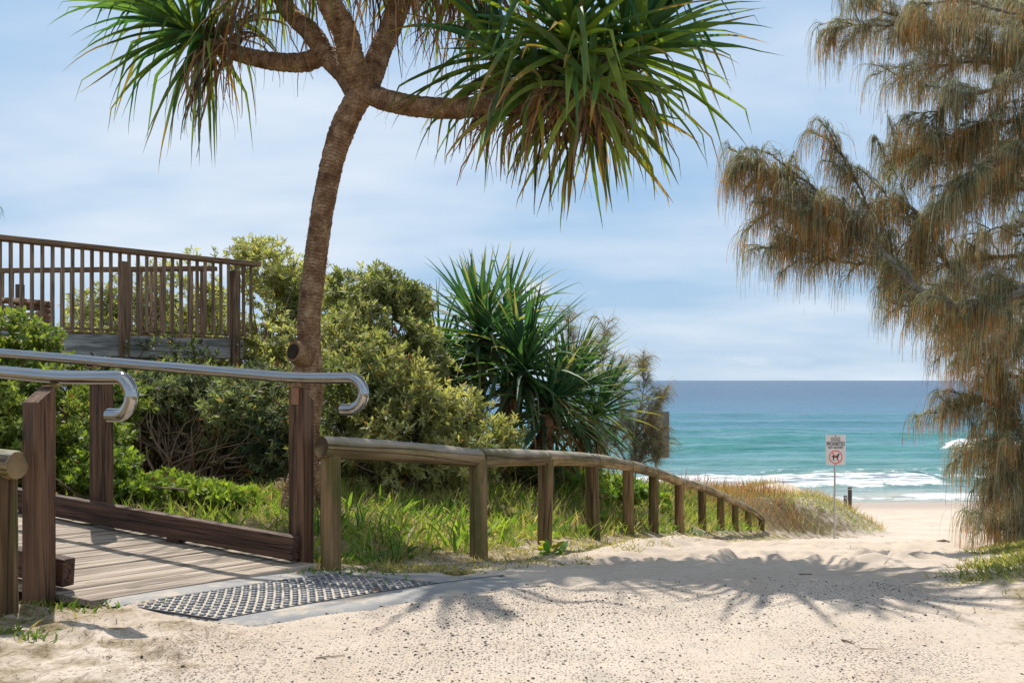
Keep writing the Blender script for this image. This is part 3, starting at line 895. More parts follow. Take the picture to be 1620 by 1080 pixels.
g = MB(); g.tube([A((sc_[0] + .3, sc_[1], FL)), A((sc_[0] + .3, sc_[1], FL + .66))], .055, 12); g.build('back_post', M['dark_post'], seat)

# ------------------------------------------------------------------ strap-leaved pandanus crowns
def strap_leaves(g, center, axis_, n, lmin, lmax, wid, t0=5, t1=115, grav=.1, col_a=(.03, .085, .035), col_b=(.10, .16, .03), tip=(.22, .17, .05), kinkp=.75, K=13, spread=1.0):
    center = A(center); ax = nrm(A(axis_))
    ref = nrm(np.cross(ax, A((.3, .9, .2)))); ref2 = np.cross(ax, ref)
    i = np.arange(n); f = (i + RS.rand(n)) / n                     # 0 young centre .. 1 old skirt
    th = np.radians(t0 + (t1 - t0) * f ** .85 + RS.randn(n) * 11)
    ph = i * 2.39996 + RS.randn(n) * .2
    d = np.cos(th)[:, None] * ax + np.sin(th)[:, None] * (np.cos(ph)[:, None] * ref + np.sin(ph)[:, None] * ref2)
    base = center + ax * ((.22 - .34 * f) * spread)[:, None] + d * .03
    L = lmin + (lmax - lmin) * np.sin(np.clip(.35 + f * 2.2, 0, 2.3)) * (.8 + .35 * RS.rand(n))
    gr = grav * (.3 + .9 * f + 1.5 * RS.rand(n) ** 2)
    kk = np.where(RS.rand(n) < kinkp * (.3 + .7 * f), RS.randint(5, K - 1, n), -1)
    C = grow(base, d, L, K, gr, .6, kk, .035)
    t = np.linspace(0, 1, K)
    prof = np.interp(t, [0, .06, .2, .5, .8, 1], [1.0, .92, 1.0, .78, .34, .03])
    W = (wid * (.75 + .5 * RS.rand(n)))[:, None] * prof[None]
    S = nrm(np.cross(nrm(np.gradient(C, axis=1)), np.broadcast_to(nrm(ax + RS.randn(n, 3) * .12)[:, None], C.shape)))
    mixf = np.clip(f * .7 + RS.randn(n) * .28, 0, 1)
    c = mixc(col_a, col_b, mixf)[:, None] * np.ones((1, K, 1))
    tp = np.clip((t[None] - (.95 - .55 * RS.rand(n)[:, None] * (RS.rand(n) < .45)[:, None])) / .15, 0, 1)
    c = c * (1 - tp[..., None]) + A(tip) * tp[..., None]
    c = c * (.65 + .75 * RS.rand(n))[:, None, None]
    g.ribbons(C, W, S, c, fold=.3)

def dead_skirt(g, center, axis_, n, lmin, lmax, wid=.032, rad=.14, K=12):
    center = A(center); ax = nrm(A(axis_))
    ref = nrm(np.cross(ax, A((.3, .9, .2)))); ref2 = np.cross(ax, ref)
    ph = RS.rand(n) * 6.283
    d = (np.cos(ph)[:, None] * ref + np.sin(ph)[:, None] * ref2) + ax * (RS.rand(n) * .5 - .1)[:, None]
    base = center + d * (.06 + .1 * RS.rand(n))[:, None] - ax * (RS.rand(n) * .3)[:, None]
    L = lmin + (lmax - lmin) * RS.rand(n) ** 1.4
    C = grow(base, d, L, K, .12 + .6 * RS.rand(n) ** 1.5, .3, None, .13)
    t = np.linspace(0, 1, K)
    prof = np.interp(t, [0, .1, .4, .75, 1], [1, .8, .65, .4, .12])
    W = (wid * (.5 + .9 * RS.rand(n)))[:, None] * prof[None]
    S = sides(C)
    c = mixc((.17, .10, .06), (.40, .27, .16), RS.rand(n))
    dk = RS.rand(n) < .3; c[dk] = A((.075, .055, .045)); rd = RS.rand(n) < .25; c[rd] = A((.40, .20, .07))
    g.ribbons(C, W, S, c[:, None], fold=.18)

def smooth_path(pts, n):
    pts = np.array(pts); s = np.concatenate([[0], np.cumsum(np.linalg.norm(np.diff(pts, axis=0), axis=1))])
    # Catmull-Rom
    out = []
    for u in np.linspace(0, s[-1], n):
        i = int(np.clip(np.searchsorted(s, u) - 1, 0, len(pts) - 2)); t = (u - s[i]) / (s[i + 1] - s[i] + 1e-9)
        p0 = pts[max(i - 1, 0)]; p1 = pts[i]; p2 = pts[i + 1]; p3 = pts[min(i + 2, len(pts) - 1)]
        out.append(.5 * ((2 * p1) + (p2 - p0) * t + (2 * p0 - 5 * p1 + 4 * p2 - p3) * t * t + (3 * p1 - p0 - 3 * p2 + p3) * t ** 3))
    return np.array(out)

def limb(g, pts, r0, r1, n=14, K=60, ringamp=.02, wob=.05, seed=0, col=(1, 1, 1)):
    path = smooth_path(pts, K)
    r = np.linspace(r0, r1, K) if np.ndim(r0) == 0 else np.interp(np.linspace(0, 1, K), np.linspace(0, 1, len(r0)), r0)
    r = r * (1 + ringamp * np.sin(np.arange(K) * 2.6 + seed) + ringamp * .8 * RS.randn(K))
    g.tube(path, r, n, wob=wob, seed=seed, col=col)

PD = 8.5
base = P(484, 790, PD); base[2] = gz(base[0], base[1])
pan = thing('pandanus_tree', base, 'tall forked pandanus tree with ringed brown trunk and hanging dead leaves', 'tree')
g = MB()
limb(g, [base - A((0, 0, .2)), P(484, 720, PD), P(486, 640, PD), P(489, 560, PD), P(489, 500, PD), P(498, 420, PD), P(509, 340, PD), P(526, 255, PD), P(546, 195, PD), P(568, 152, PD), P(578, 128, PD)],
     [.125, .115, .108, .135, .102, .099, .096, .095, .097, .11, .11], 0, 22, 150, .022, .05, 3)
g.build('trunk', M['pandanus_bark'], pan)
# rough pegs on the trunk and the cut branch stub
g = MB()
stub_a = P(484, 562, PD - .06); stub_b = P(464, 556, PD - .17)
g.tube([stub_a, (stub_a + stub_b) / 2, stub_b], [.12, .105, .088], 18, wob=.08, seed=5)
ob = g.build('branch_stub', M['pandanus_bark'], pan)
g = MB(); dd_ = nrm(stub_b - stub_a); g.tube([stub_b - dd_ * .02, stub_b + dd_ * .012], [.066, .064], 16, wob=.1, seed=9)
g.build('hollow', M['hollow'], ob)
g = MB()
trunk_line = smooth_path([P(486, 640, PD), P(489, 560, PD), P(489, 500, PD), P(498, 420, PD), P(509, 340, PD), P(526, 255, PD), P(546, 195, PD), P(568, 152, PD)], 400)
n = 1500
k = RS.randint(0, 400, n); a = RS.rand(n) * 6.283; rr = .095
dirs = np.stack([np.cos(a), np.sin(a), RS.rand(n) * .5 - .1], 1)
C = np.stack([trunk_line[k] + dirs * A((rr, rr, 0)), trunk_line[k] + dirs * A((rr + .012, rr + .012, .01)) + RS.randn(n, 3) * .003], 1)
g.ribbons(C, np.tile(A([.012, .004]), (n, 1)), sides(C, ref=(0, 0, 1)), A((.32, .2, .12)))
g.build('bark_pegs', M['dead_leaf'], pan)
for k, (x0, x1) in enumerate(((440, 482), (520, 488), (470, 484))):
    g = MB(); b = P(x0, 792, PD - .3 + .3 * k); b[2] = gz(b[0], b[1]) - .1
    limb(g, [b, (b + P(x1, 700, PD)) / 2 + A((0, -.04, 0)), P(x1, 660 if k else 700, PD)], .04, .045, 10, 20, .02, .05, k)
    g.build('prop_root', M['pandanus_bark'], pan)
branches = [
    ([P(574, 138, PD), P(600, 155, PD - .05), P(650, 167, PD - .15), P(725, 172, PD - .25), P(800, 163, PD - .35), P(870, 168, PD - .5), P(930, 150, PD - .6)], .095, .075),
    ([P(572, 140, PD), P(556, 95, PD - .1), P(545, 50, PD - .2), P(522, 5, PD - .3), P(505, -60, PD - .3)], .12, .095),
    ([P(580, 140, PD), P(600, 85, PD + .1), P(622, 35, PD + .2), P(642, -25, PD + .3), P(650, -70, PD + .3)], .105, .085),
    ([P(566, 150, PD), P(540, 110, PD + .2), P(515, 88, PD + .35), P(480, 99, PD + .45), P(430, 97, PD + .55), P(380, 86, PD + .7), P(335, 70, PD + .8)], .10, .07),
    ([P(540, 112, PD + .2), P(515, 85, PD + .3), P(490, 50, PD + .4), P(455, 15, PD + .8), P(425, -40, PD + 1.1)], .095, .075),
    ([P(650, -60, PD + .3), P(700, -120, PD + .1), P(790, -170, PD - .1), P(880, -190, PD - .2)], .085, .07),
    ([P(870, -185, PD - .2), P(930, -165, PD - .1), P(990, -175, PD), P(1030, -200, PD)], .07, .06),  # limb added to hold the unseen crown that shades the sand
]
for i, (pts, r0, r1) in enumerate(branches):
    g = MB(); limb(g, pts, r0, r1, 18, 80, .03, .05, i * 3 + 1)
    g.build('branch', M['pandanus_bark'], pan)
def crown(center, ax, n, lm, lx, w, nd_, dl, dx, t0=4, t1=115, grav=.1, **kw):
    g = MB(); strap_leaves(g, center, ax, n, lm, lx, w, t0, t1, grav, **kw)
    o = g.build('crown', M['strap_leaf'], pan)
    if nd_:
        g = MB(); dead_skirt(g, A(center) - nrm(A(ax)) * .08, ax, nd_, dl, dx)
        g.build('dead_leaves', M['dead_leaf'], o)
GL = dict(col_a=(.045, .13, .07), col_b=(.20, .27, .045), tip=(.27, .19, .06))
crown(P(900, 78, PD - .75), (.02, -.42, .92), 96, 0.75, 1.25, .070, 100, .35, .95, 3, 104, .055, **GL)
crown(P(985, 95, PD - .45), (.62, -.15, .8), 94, 0.75, 1.25, .068, 70, .35, .9, 3, 108, .06, **GL)
crown(P(800, 105, PD - .2), (-.35, .2, .9), 58, .7, 1.15, .06, 80, .4, .9, 5, 112, .12, **GL)
crown(P(925, 160, PD - .3), (.15, .35, -.1), 66, .6, 1.05, .055, 90, .3, .95, 15, 112, .09, col_a=(.08, .16, .04), col_b=(.26, .30, .05), tip=(.34, .22, .05))
crown(P(850, 150, PD - .55), (-.1, -.5, .2), 22, .5, .95, .055, 95, .3, .85, 40, 120, .12, col_a=(.08, .16, .04), col_b=(.26, .30, .05), tip=(.3, .2, .05))
crown(P(930, 140, PD - .95), (.1, -.6, .1), 16, .5, .9, .055, 70, .3, .7, 40, 120, .14, col_a=(.08, .16, .04), col_b=(.26, .30, .05), tip=(.3, .2, .05))
crown(P(318, 58, PD + .8), (-.85, -.1, .5), 105, .7, 1.28, .064, 120, .4, 1.0, 5, 108, .11, **GL)
crown(P(415, -95, PD + 1.2), (-.3, .1, .95), 62, .7, 1.2, .07, 120, .6, 1.5, 10, 125, .15, **GL)
crown(P(498, -140, PD - .3), (-.1, -.2, .95), 58, .7, 1.25, .06, 130, .7, 1.8, 10, 122, .15, **GL)
crown(P(655, -120, PD + .3), (.2, .1, .95), 64, .7, 1.25, .06, 160, .7, 1.75, 10, 125, .15, **GL)
crown(P(735, -75, PD + .5), (.1, .3, .9), 54, .7, 1.2, .06, 130, .5, 1.5, 10, 125, .15, **GL)
crown(P(885, -215, PD - .2), (.2, -.1, .95), 70, .5, .95, .07, 40, .3, .6, 5, 118, .10, **GL)  # unseen crown above the view, sized for the shadow band on the sand
crown(P(1035, -215, PD), (.3, -.1, .95), 60, .4, .8, .065, 30, .3, .5, 5, 112, .09, **GL)  # unseen crown added above the view to carry that shadow band rightward

# ------------------------------------------------------------------ screw pine clump behind the fence
sb = P(780, 760, 12.8); sb[2] = gz(sb[0], sb[1])
pc_ = thing('pandanus_shrub', sb, 'dark green spiky screw pine clump of several rosettes behind the log fence', 'shrub')
for (px, py, d, bx, ax, n, lx, w) in ((762, 540, 13.0, 735, (-.08, 0, 1), 125, 1.15, .062), (828, 592, 12.4, 760, (.05, -.15, 1), 135, 1.05, .06),
                                   (890, 630, 13.0, 800, (.35, 0, .9), 110, 1.0, .056), (705, 575, 13.4, 700, (-.45, .1, .85), 95, 1.0, .056),
                                   (800, 520, 13.8, 790, (.1, .2, 1), 90, 1.0, .056), (865, 655, 12.2, 850, (.25, -.2, .85), 80, .85, .05), (935, 665, 13.2, 880, (.5, -.1, .8), 70, .8, .05), (690, 610, 13.2, 690, (-.6, 0, .75), 70, .9, .052)):
    c = P(px, py, d); g = MB()
    b = P(bx, 760, d); b[2] = gz(b[0], b[1]) - .1
    m_ = (b + c) / 2 + A((.05, 0, -.05))
    limb(g, [b, m_, c], .09, .08, 12, 40, .03, .05, int(px)); g.build('trunk', M['pandanus_bark'], pc_)
    g = MB(); strap_leaves(g, c, ax, n, .65, lx * 1.22, w, 3, 126, .05, (.035, .10, .065), (.10, .18, .075), (.24, .24, .12), .3)
    o = g.build('crown', M['strap_leaf'], pc_)
    g = MB(); dead_skirt(g, c - A((0, 0, .12)), ax, 45, .35, .8, .035); g.build('dead_leaves', M['dead_leaf'], o)

# ------------------------------------------------------------------ leafy shrubs
def shrub(name, label, lobes, nclu, base, leafL=.074, leafW=.023, ca=(.075, .105, .025), cb=(.23, .25, .06), per=8, nbr=60, group=None, brown=.04, inner=.5, cat='shrub', flower=0, upb=.5, wide=False, brr=.022):
    """lobes: (px, py, d, rx, ry, rz) in metres; whorls of leaves through every lobe"""
    b = A(base)
    t = thing(name, b, label, cat, group)
    g = MB(); gb = MB()
    vol = np.array([l[3] * l[4] * l[5] for l in lobes]) ** .67; vol = vol / vol.sum()
    for l, f in zip(lobes, vol):
        n = int(nclu * f); c = P(l[0], l[1], l[2]); rad = A(l[3:6])
        u = nrm(RS.randn(n, 3)); r = RS.rand(n) ** inner
        # lumpy outline
        lump = .78 + .5 * fbm(u[:, 0] * 2.2 + l[0] * .1 + u[:, 1] * 1.7, u[:, 2] * 2.2 + u[:, 1], int(l[0]) % 97, 3)
        pt = c + u * rad * (r * lump)[:, None]
        gaps = fbm(pt[:, 0] * 2.6 + pt[:, 1] * 1.3, pt[:, 2] * 2.6 - pt[:, 1], 17, 3)
        keep = (gaps > .36) | (r < .4)
        zmin = Hground(pt[:, 0], pt[:, 1], False) + .03
        keep &= pt[:, 2] > zmin
        pt = pt[keep]; u = u[keep]; r = r[keep]; n = len(pt)
        axis_ = nrm(u * r[:, None] + A((0, 0, upb)) + RS.randn(n, 3) * .35)
        tint = np.clip(fbm(pt[:, 0] * 1.6 + 3, pt[:, 2] * 1.6 + pt[:, 1], 29, 3) * 1.6 - .3 + RS.randn(n) * .2, 0, 1)
        rep = per
        N = n * rep
        axr = np.repeat(axis_, rep, 0)
        k = np.tile(np.arange(rep), n); phv = k * 2.4 + np.repeat(RS.rand(n) * 6.28, rep)
        r1 = nrm(np.cross(axr, A((.37, .61, .7)))); r2 = np.cross(axr, r1)
        el = .35 + .55 * (k / rep) + RS.randn(N) * .15
        dd = axr * np.sin(el)[:, None] + (r1 * np.cos(phv)[:, None] + r2 * np.sin(phv)[:, None]) * np.cos(el)[:, None]
        bs = np.repeat(pt, rep, 0) - axr * (.05 * (1 - k / rep))[:, None]
        L = leafL * (.6 + .7 * RS.rand(N))
        C = grow(bs, dd, L, 4, .12, 1.0)
        pr = A([.3, 1.0, .85, .12]) if not wide else A([.2, 1.0, .9, .08])
        W = (leafW * (.7 + .6 * RS.rand(N)))[:, None] * pr[None]
        S = sides(C, ref=None)
        S = nrm(np.cross(nrm(np.gradient(C, axis=1)), np.broadcast_to((axr + RS.randn(N, 3) * .3)[:, None], C.shape)))
        cl = mixc(ca, cb, np.clip(np.repeat(tint, rep) + RS.randn(N) * .12, 0, 1))
        br = RS.rand(N) < brown; cl[br] = mixc((.22, .11, .04), (.30, .2, .08), RS.rand(br.sum()))
        g.ribbons(C, W, S, cl[:, None])
        # branches reaching out to some of the whorls
        m_ = max(2, int(nbr * f)); sel = RS.choice(n, min(m_, n), replace=False) if n else []
        for i in sel:
            q0 = b + A((RS.randn() * .25, RS.randn() * .2, -.05)); q3 = pt[i]
            q1 = q0 + (q3 - q0) * .35 + RS.randn(3) * .12 + A((0, 0, .06)); q2 = q0 + (q3 - q0) * .7 + RS.randn(3) * .12
            pth = smooth_path([q0, q1, q2, q3], 9)
            gb.tube(pth, np.linspace(brr * random.uniform(.6, 1.2), .004, 9), 5, caps=False)
    if gb.n: gb.build('branches', M['twig'], t)
    g.build('foliage', M['shrub_leaf'], t)
    if flower:
        for i in range(flower):
            gf = MB()
            l = lobes[RS.randint(len(lobes))]; u = nrm(RS.randn(3)); u[1] = -abs(u[1]); c = P(l[0], l[1], l[2]) + u * A(l[3:6]) * .72
            gf.tube([c, c + A((0, 0, .045)), c + A((0, 0, .09))], [.018, .022, .012], 8, col=(1, 1, 1))
            gf.build('seed_cone', M['cone'], t)
    return t
M['cone'] = simple_bark('seed_cone', (.16, .07, .03), (.42, .2, .09), 60)
def gb_(px, d): p = P(px, 700, d); p[2] = gz(p[0], p[1]); return p
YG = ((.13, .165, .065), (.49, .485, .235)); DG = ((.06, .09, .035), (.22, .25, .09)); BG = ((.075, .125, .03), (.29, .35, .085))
shrub('banksia_shrub', 'tall banksia shrub with pale new leaves rising beside the end of the lookout railing',
      [(435, 445, 14.9, .62, .7, .62), (402, 405, 15.2, .42, .5, .34), (480, 480, 14.6, .7, .7, .65), (400, 540, 14.9, .8, .7, .8), (340, 560, 15.2, .9, .6, .9), (475, 600, 12.6, .6, .6, .7), (440, 560, 13.6, .5, .5, .6)],
      6000, gb_(440, 13.6), ca=YG[0], cb=YG[1], nbr=90, group='leafy coastal shrubs', flower=10)
shrub('banksia_shrub', 'banksia shrub with a bushy yellow-green top just right of the pandanus trunk',
      [(600, 470, 11.6, .42, .5, .38), (650, 480, 11.8, .3, .45, .26), (575, 540, 11.2, .5, .6, .5), (640, 560, 11.2, .48, .6, .45), (560, 640, 10.6, .55, .6, .5), (535, 560, 11.6, .4, .5, .5), (680, 590, 11.4, .35, .5, .35), (545, 470, 12.6, .3, .4, .35)],
      5600, gb_(590, 11.2), ca=YG[0], cb=YG[1], nbr=80, group='leafy coastal shrubs', flower=6)
shrub('banksia_shrub', 'wide sunlit banksia shrub filling the gap behind the first log rail',
      [(570, 590, 9.8, .5, .6, .42), (640, 620, 9.9, .5, .6, .42), (720, 665, 10.2, .5, .6, .38), (600, 680, 9.6, .6, .6, .4), (700, 720, 9.8, .7, .6, .32), (775, 700, 10.8, .38, .5, .32), (540, 720, 9.6, .5, .5, .35), (530, 655, 10.4, .4, .5, .35), (620, 735, 9.6, .7, .5, .3)],
      5200, gb_(640, 10.0), ca=(.135, .165, .065), cb=(.52, .50, .23), nbr=90, group='leafy coastal shrubs', flower=6)
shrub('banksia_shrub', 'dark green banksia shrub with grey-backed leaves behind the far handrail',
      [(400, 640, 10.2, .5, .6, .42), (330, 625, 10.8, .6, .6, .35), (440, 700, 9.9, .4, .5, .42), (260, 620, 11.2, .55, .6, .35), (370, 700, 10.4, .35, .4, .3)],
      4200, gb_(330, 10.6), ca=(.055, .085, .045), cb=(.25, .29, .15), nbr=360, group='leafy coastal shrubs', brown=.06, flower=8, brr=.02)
shrub('banksia_shrub', 'pale leaved shrub seen through the lookout balusters',
      [(150, 520, 16.5, .8, .9, .7), (250, 500, 16.5, 1.0, .9, .9), (330, 480, 16.2, .7, .8, .9), (210, 560, 16.0, 1.3, .9, .7), (60, 560, 16.5, 1.0, .9, .5)],
      4200, gb_(230, 16.2), ca=YG[0], cb=YG[1], nbr=60, group='leafy coastal shrubs', leafL=.1, leafW=.028)
shrub('broadleaf_shrub', 'bright green broad leaved shrub at the left edge below the lookout',
      [(20, 560, 8.6, .45, .5, .40), (60, 620, 8.4, .42, .5, .36), (-60, 600, 8.4, .6, .6, .6), (120, 690, 8.3, .45, .5, .28), (10, 700, 8.1, .5, .5, .4), (170, 640, 9.2, .35, .4, .3)],
      6200, gb_(30, 8.5), leafL=.062, leafW=.028, ca=BG[0], cb=BG[1], per=6, nbr=70, group='leafy coastal shrubs', wide=True, brown=.02)
shrub('broadleaf_shrub', 'low bright green creeper mound beside the ramp below the dark shrub',
      [(215, 765, 8.0, .45, .4, .12), (290, 772, 8.2, .4, .4, .09), (150, 735, 8.0, .36, .4, .18), (350, 778, 8.2, .3, .3, .07)],
      1500, gb_(240, 8.2), leafL=.055, leafW=.03, ca=BG[0], cb=(.30, .40, .06), per=6, nbr=40, group='leafy coastal shrubs', wide=True, brown=.02)
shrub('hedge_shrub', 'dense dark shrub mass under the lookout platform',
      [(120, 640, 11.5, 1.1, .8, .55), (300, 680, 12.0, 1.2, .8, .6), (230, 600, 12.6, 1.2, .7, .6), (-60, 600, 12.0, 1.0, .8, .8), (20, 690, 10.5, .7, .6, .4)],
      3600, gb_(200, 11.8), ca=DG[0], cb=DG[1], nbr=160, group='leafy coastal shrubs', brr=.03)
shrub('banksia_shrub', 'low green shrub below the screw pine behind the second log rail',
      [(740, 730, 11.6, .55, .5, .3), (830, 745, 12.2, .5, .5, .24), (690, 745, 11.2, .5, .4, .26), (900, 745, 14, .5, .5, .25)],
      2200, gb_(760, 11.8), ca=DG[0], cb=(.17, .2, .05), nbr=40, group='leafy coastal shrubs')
shrub('broadleaf_shrub', 'fresh green broad leaved plant behind the third and fourth fence posts',
      [(900, 765, 13.2, .5, .5, .2), (960, 775, 14.0, .6, .5, .2), (860, 760, 12.8, .4, .4, .2), (1010, 790, 15.5, .5, .5, .2)],
      1800, gb_(920, 13.5), leafL=.085, leafW=.05, ca=(.09, .18, .025), cb=(.27, .40, .06), per=6, nbr=30, group='leafy coastal shrubs', wide=True)

# ------------------------------------------------------------------ casuarina (drooping she-oak)
def sheoak(t, mains, nsub, nstr, strand=(.18, .42), subl=(.25, .7), K=6, w=.0042, orange=.5, mainr=(.05, .012), up=.25, gv=2.1, cols=None):
    gf = MB()
    for bi, pts in enumerate(mains):
        path = smooth_path(pts, 40)
        g = MB(); wig = path + RS.randn(40, 3) * .006
        r0 = mainr[0] if np.ndim(mainr[0]) == 0 else mainr[0][bi]
        g.tube(wig, np.linspace(r0, mainr[1], 40) * (1 + .06 * RS.randn(40)), 10, wob=.1, seed=bi)
        seg = np.linalg.norm(np.diff(path, axis=0), axis=1).sum()
        ns = max(4, int(nsub * seg))
        u = RS.rand(ns) ** .8
        if bi == 0 and nsub == 16: u = .42 + .58 * u
        k = np.clip((u * 39).astype(int), 0, 38)
        T = nrm(path[k + 1] - path[k])
        d0 = T * (.7 + .5 * RS.rand(ns))[:, None] + RS.randn(ns, 3) * .55 + A((0, 0, up))
        sl = (subl[0] + (subl[1] - subl[0]) * RS.rand(ns)) * (1.0 - .35 * u)
        SC = grow(path[k], d0, sl, 9, .16, 1.0, None, .06)
        for i in range(ns):
            g.tube(SC[i], np.linspace(.0065, .002, 9), 4, caps=False)
        g.build('branch', M['bark'], t)
        clump = RS.rand(ns)
        clc = fbm(SC[:, 4, 0] * 1.1 + 5, SC[:, 4, 2] * 1.1 + 2, 77, 3)
        m_ = np.maximum(8, (nstr * sl / .5 * (.5 + RS.rand(ns))).astype(int))
        rep = np.repeat(np.arange(ns), m_); N = len(rep)
        tuft = (RS.randint(0, 7, N) + .35 + .65 * RS.rand(ns)[rep]) / 7.0
        f = np.clip(tuft + RS.randn(N) * .035, .03, .999) ** .8 * 8; i0 = np.clip(f.astype(int), 0, 7); fr = (f - i0)[:, None]
        bs = SC[rep, i0] * (1 - fr) + SC[rep, i0 + 1] * fr
        TT = nrm(SC[rep, i0 + 1] - SC[rep, i0])
        tid = rep * 7 + (tuft * 7).astype(int)
        tdir = RS.randn(tid.max() + 1, 3) * .35
        d = TT * .6 + tdir[tid] + RS.randn(N, 3) * .24 + A((0, 0, .2))
        tl = .55 + .75 * RS.rand(tid.max() + 1)
        L = (strand[0] + (strand[1] - strand[0]) * RS.rand(N) ** 1.2) * tl[tid]
        C = grow(bs, d, L, K, gv * (.6 + .8 * RS.rand(N)), .25, None, .06)
        trnd = RS.rand(tid.max() + 1)
        W = (w * (.7 + .6 * RS.rand(N)))[:, None] * np.linspace(1, .55, K)[None]
        S = sides(C)
        tn = np.clip((clc[rep] - .5) * 1.6 + trnd[tid] + RS.randn(N) * .2, 0, 1)
        c0 = mixc((.15, .17, .085), (.48, .47, .33), tn) if cols is None else mixc(cols[0], cols[1], tn)
        oc = (RS.rand(N) < orange * np.clip(1.9 * (.5 * clump[rep] + .5 * trnd[tid[::-1]]) - .25, 0, 1))
        c1 = c0.copy(); c1[oc] = mixc((.46, .20, .05), (.68, .36, .12), RS.rand(oc.sum()))
        t_ = sstep(.25, .75, np.linspace(0, 1, K))[None, :, None]
        c = (c0[:, None] * (1 - t_) + c1[:, None] * t_) * (.55 + .9 * RS.rand(N))[:, None, None]
        gf.ribbons(C, W, S, c)
    gf.build('foliage', M['needle'], t)

CD = 9.6
cb = P(1835, 800, CD); cb[2] = gz(cb[0], cb[1])
cas = thing('sheoak_tree', cb, 'large drooping she-oak with orange-brown needles filling the right edge', 'tree')
g = MB()
tp = [cb - A((0, 0, .3)), P(1825, 700, CD), P(1800, 450, CD), P(1790, 200, CD), P(1775, -50, CD), P(1770, -420, CD)]
limb(g, tp, .19, .10, 18, 80, .015, .08, 4)
g.build('trunk', M['bark'], cas)
def PP(*a): return [P(x, y, CD + dz) for x, y, dz in a]
mains = [
    PP((1800, 400, 0), (1700, 430, -.2), (1620, 457, -1.3), (1580, 472, -1.35), (1530, 483, -1.3), (1480, 474, -1.25), (1440, 445, -1.15), (1400, 402, -.9), (1350, 365, -.5), (1300, 330, -.5), (1250, 300, -.5), (1200, 265, -.5), (1178, 255, -.5)),
    PP((1775, -20, 0), (1690, 40, 0), (1610, 82, .1), (1550, 62, .1), (1490, 46, .1), (1430, 30, .1), (1370, 10, .1)),
    PP((1780, 60, 0), (1700, 90, -.3), (1620, 118, -.5), (1560, 145, -.5), (1505, 158, -.5), (1470, 190, -.5)),
    PP((1790, 260, 0), (1700, 250, .2), (1600, 230, .3), (1520, 225, .3), (1450, 235, .3), (1395, 250, .3)),
    PP((1450, 452, -.5), (1400, 420, -.4), (1340, 415, -.3), (1270, 398, -.3), (1215, 392, -.3), (1188, 395, -.3)),
    PP((1805, 640, 0), (1700, 610, -.1), (1620, 600, -.2), (1570, 585, -.2), (1530, 560, -.2), (1495, 555, -.2)),
    PP((1810, 790, 0), (1700, 760, .1), (1620, 690, .1), (1575, 640, .1), (1530, 640, .1), (1490, 655, .1)),
    PP((1815, 800, 0), (1720, 800, .2), (1650, 750, .2), (1600, 715, .2), (1560, 705, .2), (1540, 715, .2)),
    PP((1800, 500, 0), (1700, 510, .3), (1620, 520, .4), (1550, 500, .4), (1470, 490, .4), (1410, 480, .4)),
    PP((1785, 130, 0), (1690, 170, -.2), (1610, 190, -.4), (1540, 200, -.5), (1480, 240, -.5), (1440, 300, -.5)),
    PP((1795, 330, 0), (1700, 320, -.2), (1620, 300, -.4), (1550, 310, -.5), (1490, 350, -.5), (1455, 385, -.5)),
    PP((1778, 0, 0), (1720, -30, .3), (1640, -10, .5), (1550, -30, .5), (1460, -40, .5), (1390, -30, .5)),
    PP((1790, 200, 0), (1720, 130, .5), (1650, 60, .6), (1600, 0, .6), (1560, -60, .6)),
    PP((1800, 420, 0), (1720, 380, .5), (1640, 400, .6), (1560, 410, .6), (1490, 420, .6), (1430, 450, .6)),
    PP((1815, 870, 0), (1720, 860, -.1), (1640, 848, -.1), (1600, 842, -.1), (1575, 832, -.1)),
    PP((1805, 600, 0), (1740, 560, -.3), (1660, 640, -.5), (1610, 690, -.5), (1590, 740, -.5)),
    PP((1430, 440, -.5), (1390, 380, -.4), (1370, 320, -.3), (1345, 270, -.3), (1330, 240, -.3)),
    PP((1330, 352, -.5), (1290, 300, -.4), (1250, 270, -.4), (1215, 240, -.4)),
    PP((1780, 90, 0), (1660, 112, .2), (1560, 100, .1), (1480, 105, 0), (1420, 125, 0)),
    PP((1785, 180, 0), (1680, 215, -.7), (1600, 250, -.8), (1540, 280, -.8), (1500, 330, -.8)),
    PP((1795, 400, 0), (1720, 440, -.2), (1660, 520, -.4), (1600, 545, -.5), (1540, 540, -.5), (1490, 520, -.5)),
    PP((1778, 0, 0), (1640, 40, .1), (1520, 30, .1), (1420, 40, 0), (1350, 40, 0), (1318, 50, 0)),
    PP((1340, 360, -.5), (1290, 345, -.4), (1240, 330, -.4), (1195, 320, -.4)),
    PP((1810, 760, 0), (1720, 690, -.3), (1640, 720, -.4), (1590, 760, -.4), (1560, 780, -.4)),
    PP((1812, 780, 0), (1740, 740, .1), (1680, 780, .2), (1640, 800, .2), (1610, 805, .2)),
    PP((1785, 100, 0), (1720, 190, .6), (1650, 240, .8), (1580, 270, .8), (1510, 290, .8)),
    PP((1790, 300, 0), (1730, 420, .7), (1660, 470, .8), (1590, 460, .8), (1520, 440, .8)),
    PP((1778, 0, 0), (1720, 60, -.4), (1660, 30, -.5), (1590, 20, -.5), (1520, 0, -.5), (1450, 10, -.5)),
    PP((1560, 475, -.45), (1500, 420, -.5), (1470, 360, -.5), (1440, 330, -.5), (1400, 310, -.5)),
    PP((1800, 460, 0), (1740, 330, .4), (1680, 280, .5), (1620, 370, .5), (1580, 360, .5), (1540, 380, .5)),
    PP((1800, 560, 0), (1730, 640, .2), (1680, 700, .2), (1640, 740, .2), (1600, 760, .2)),
]
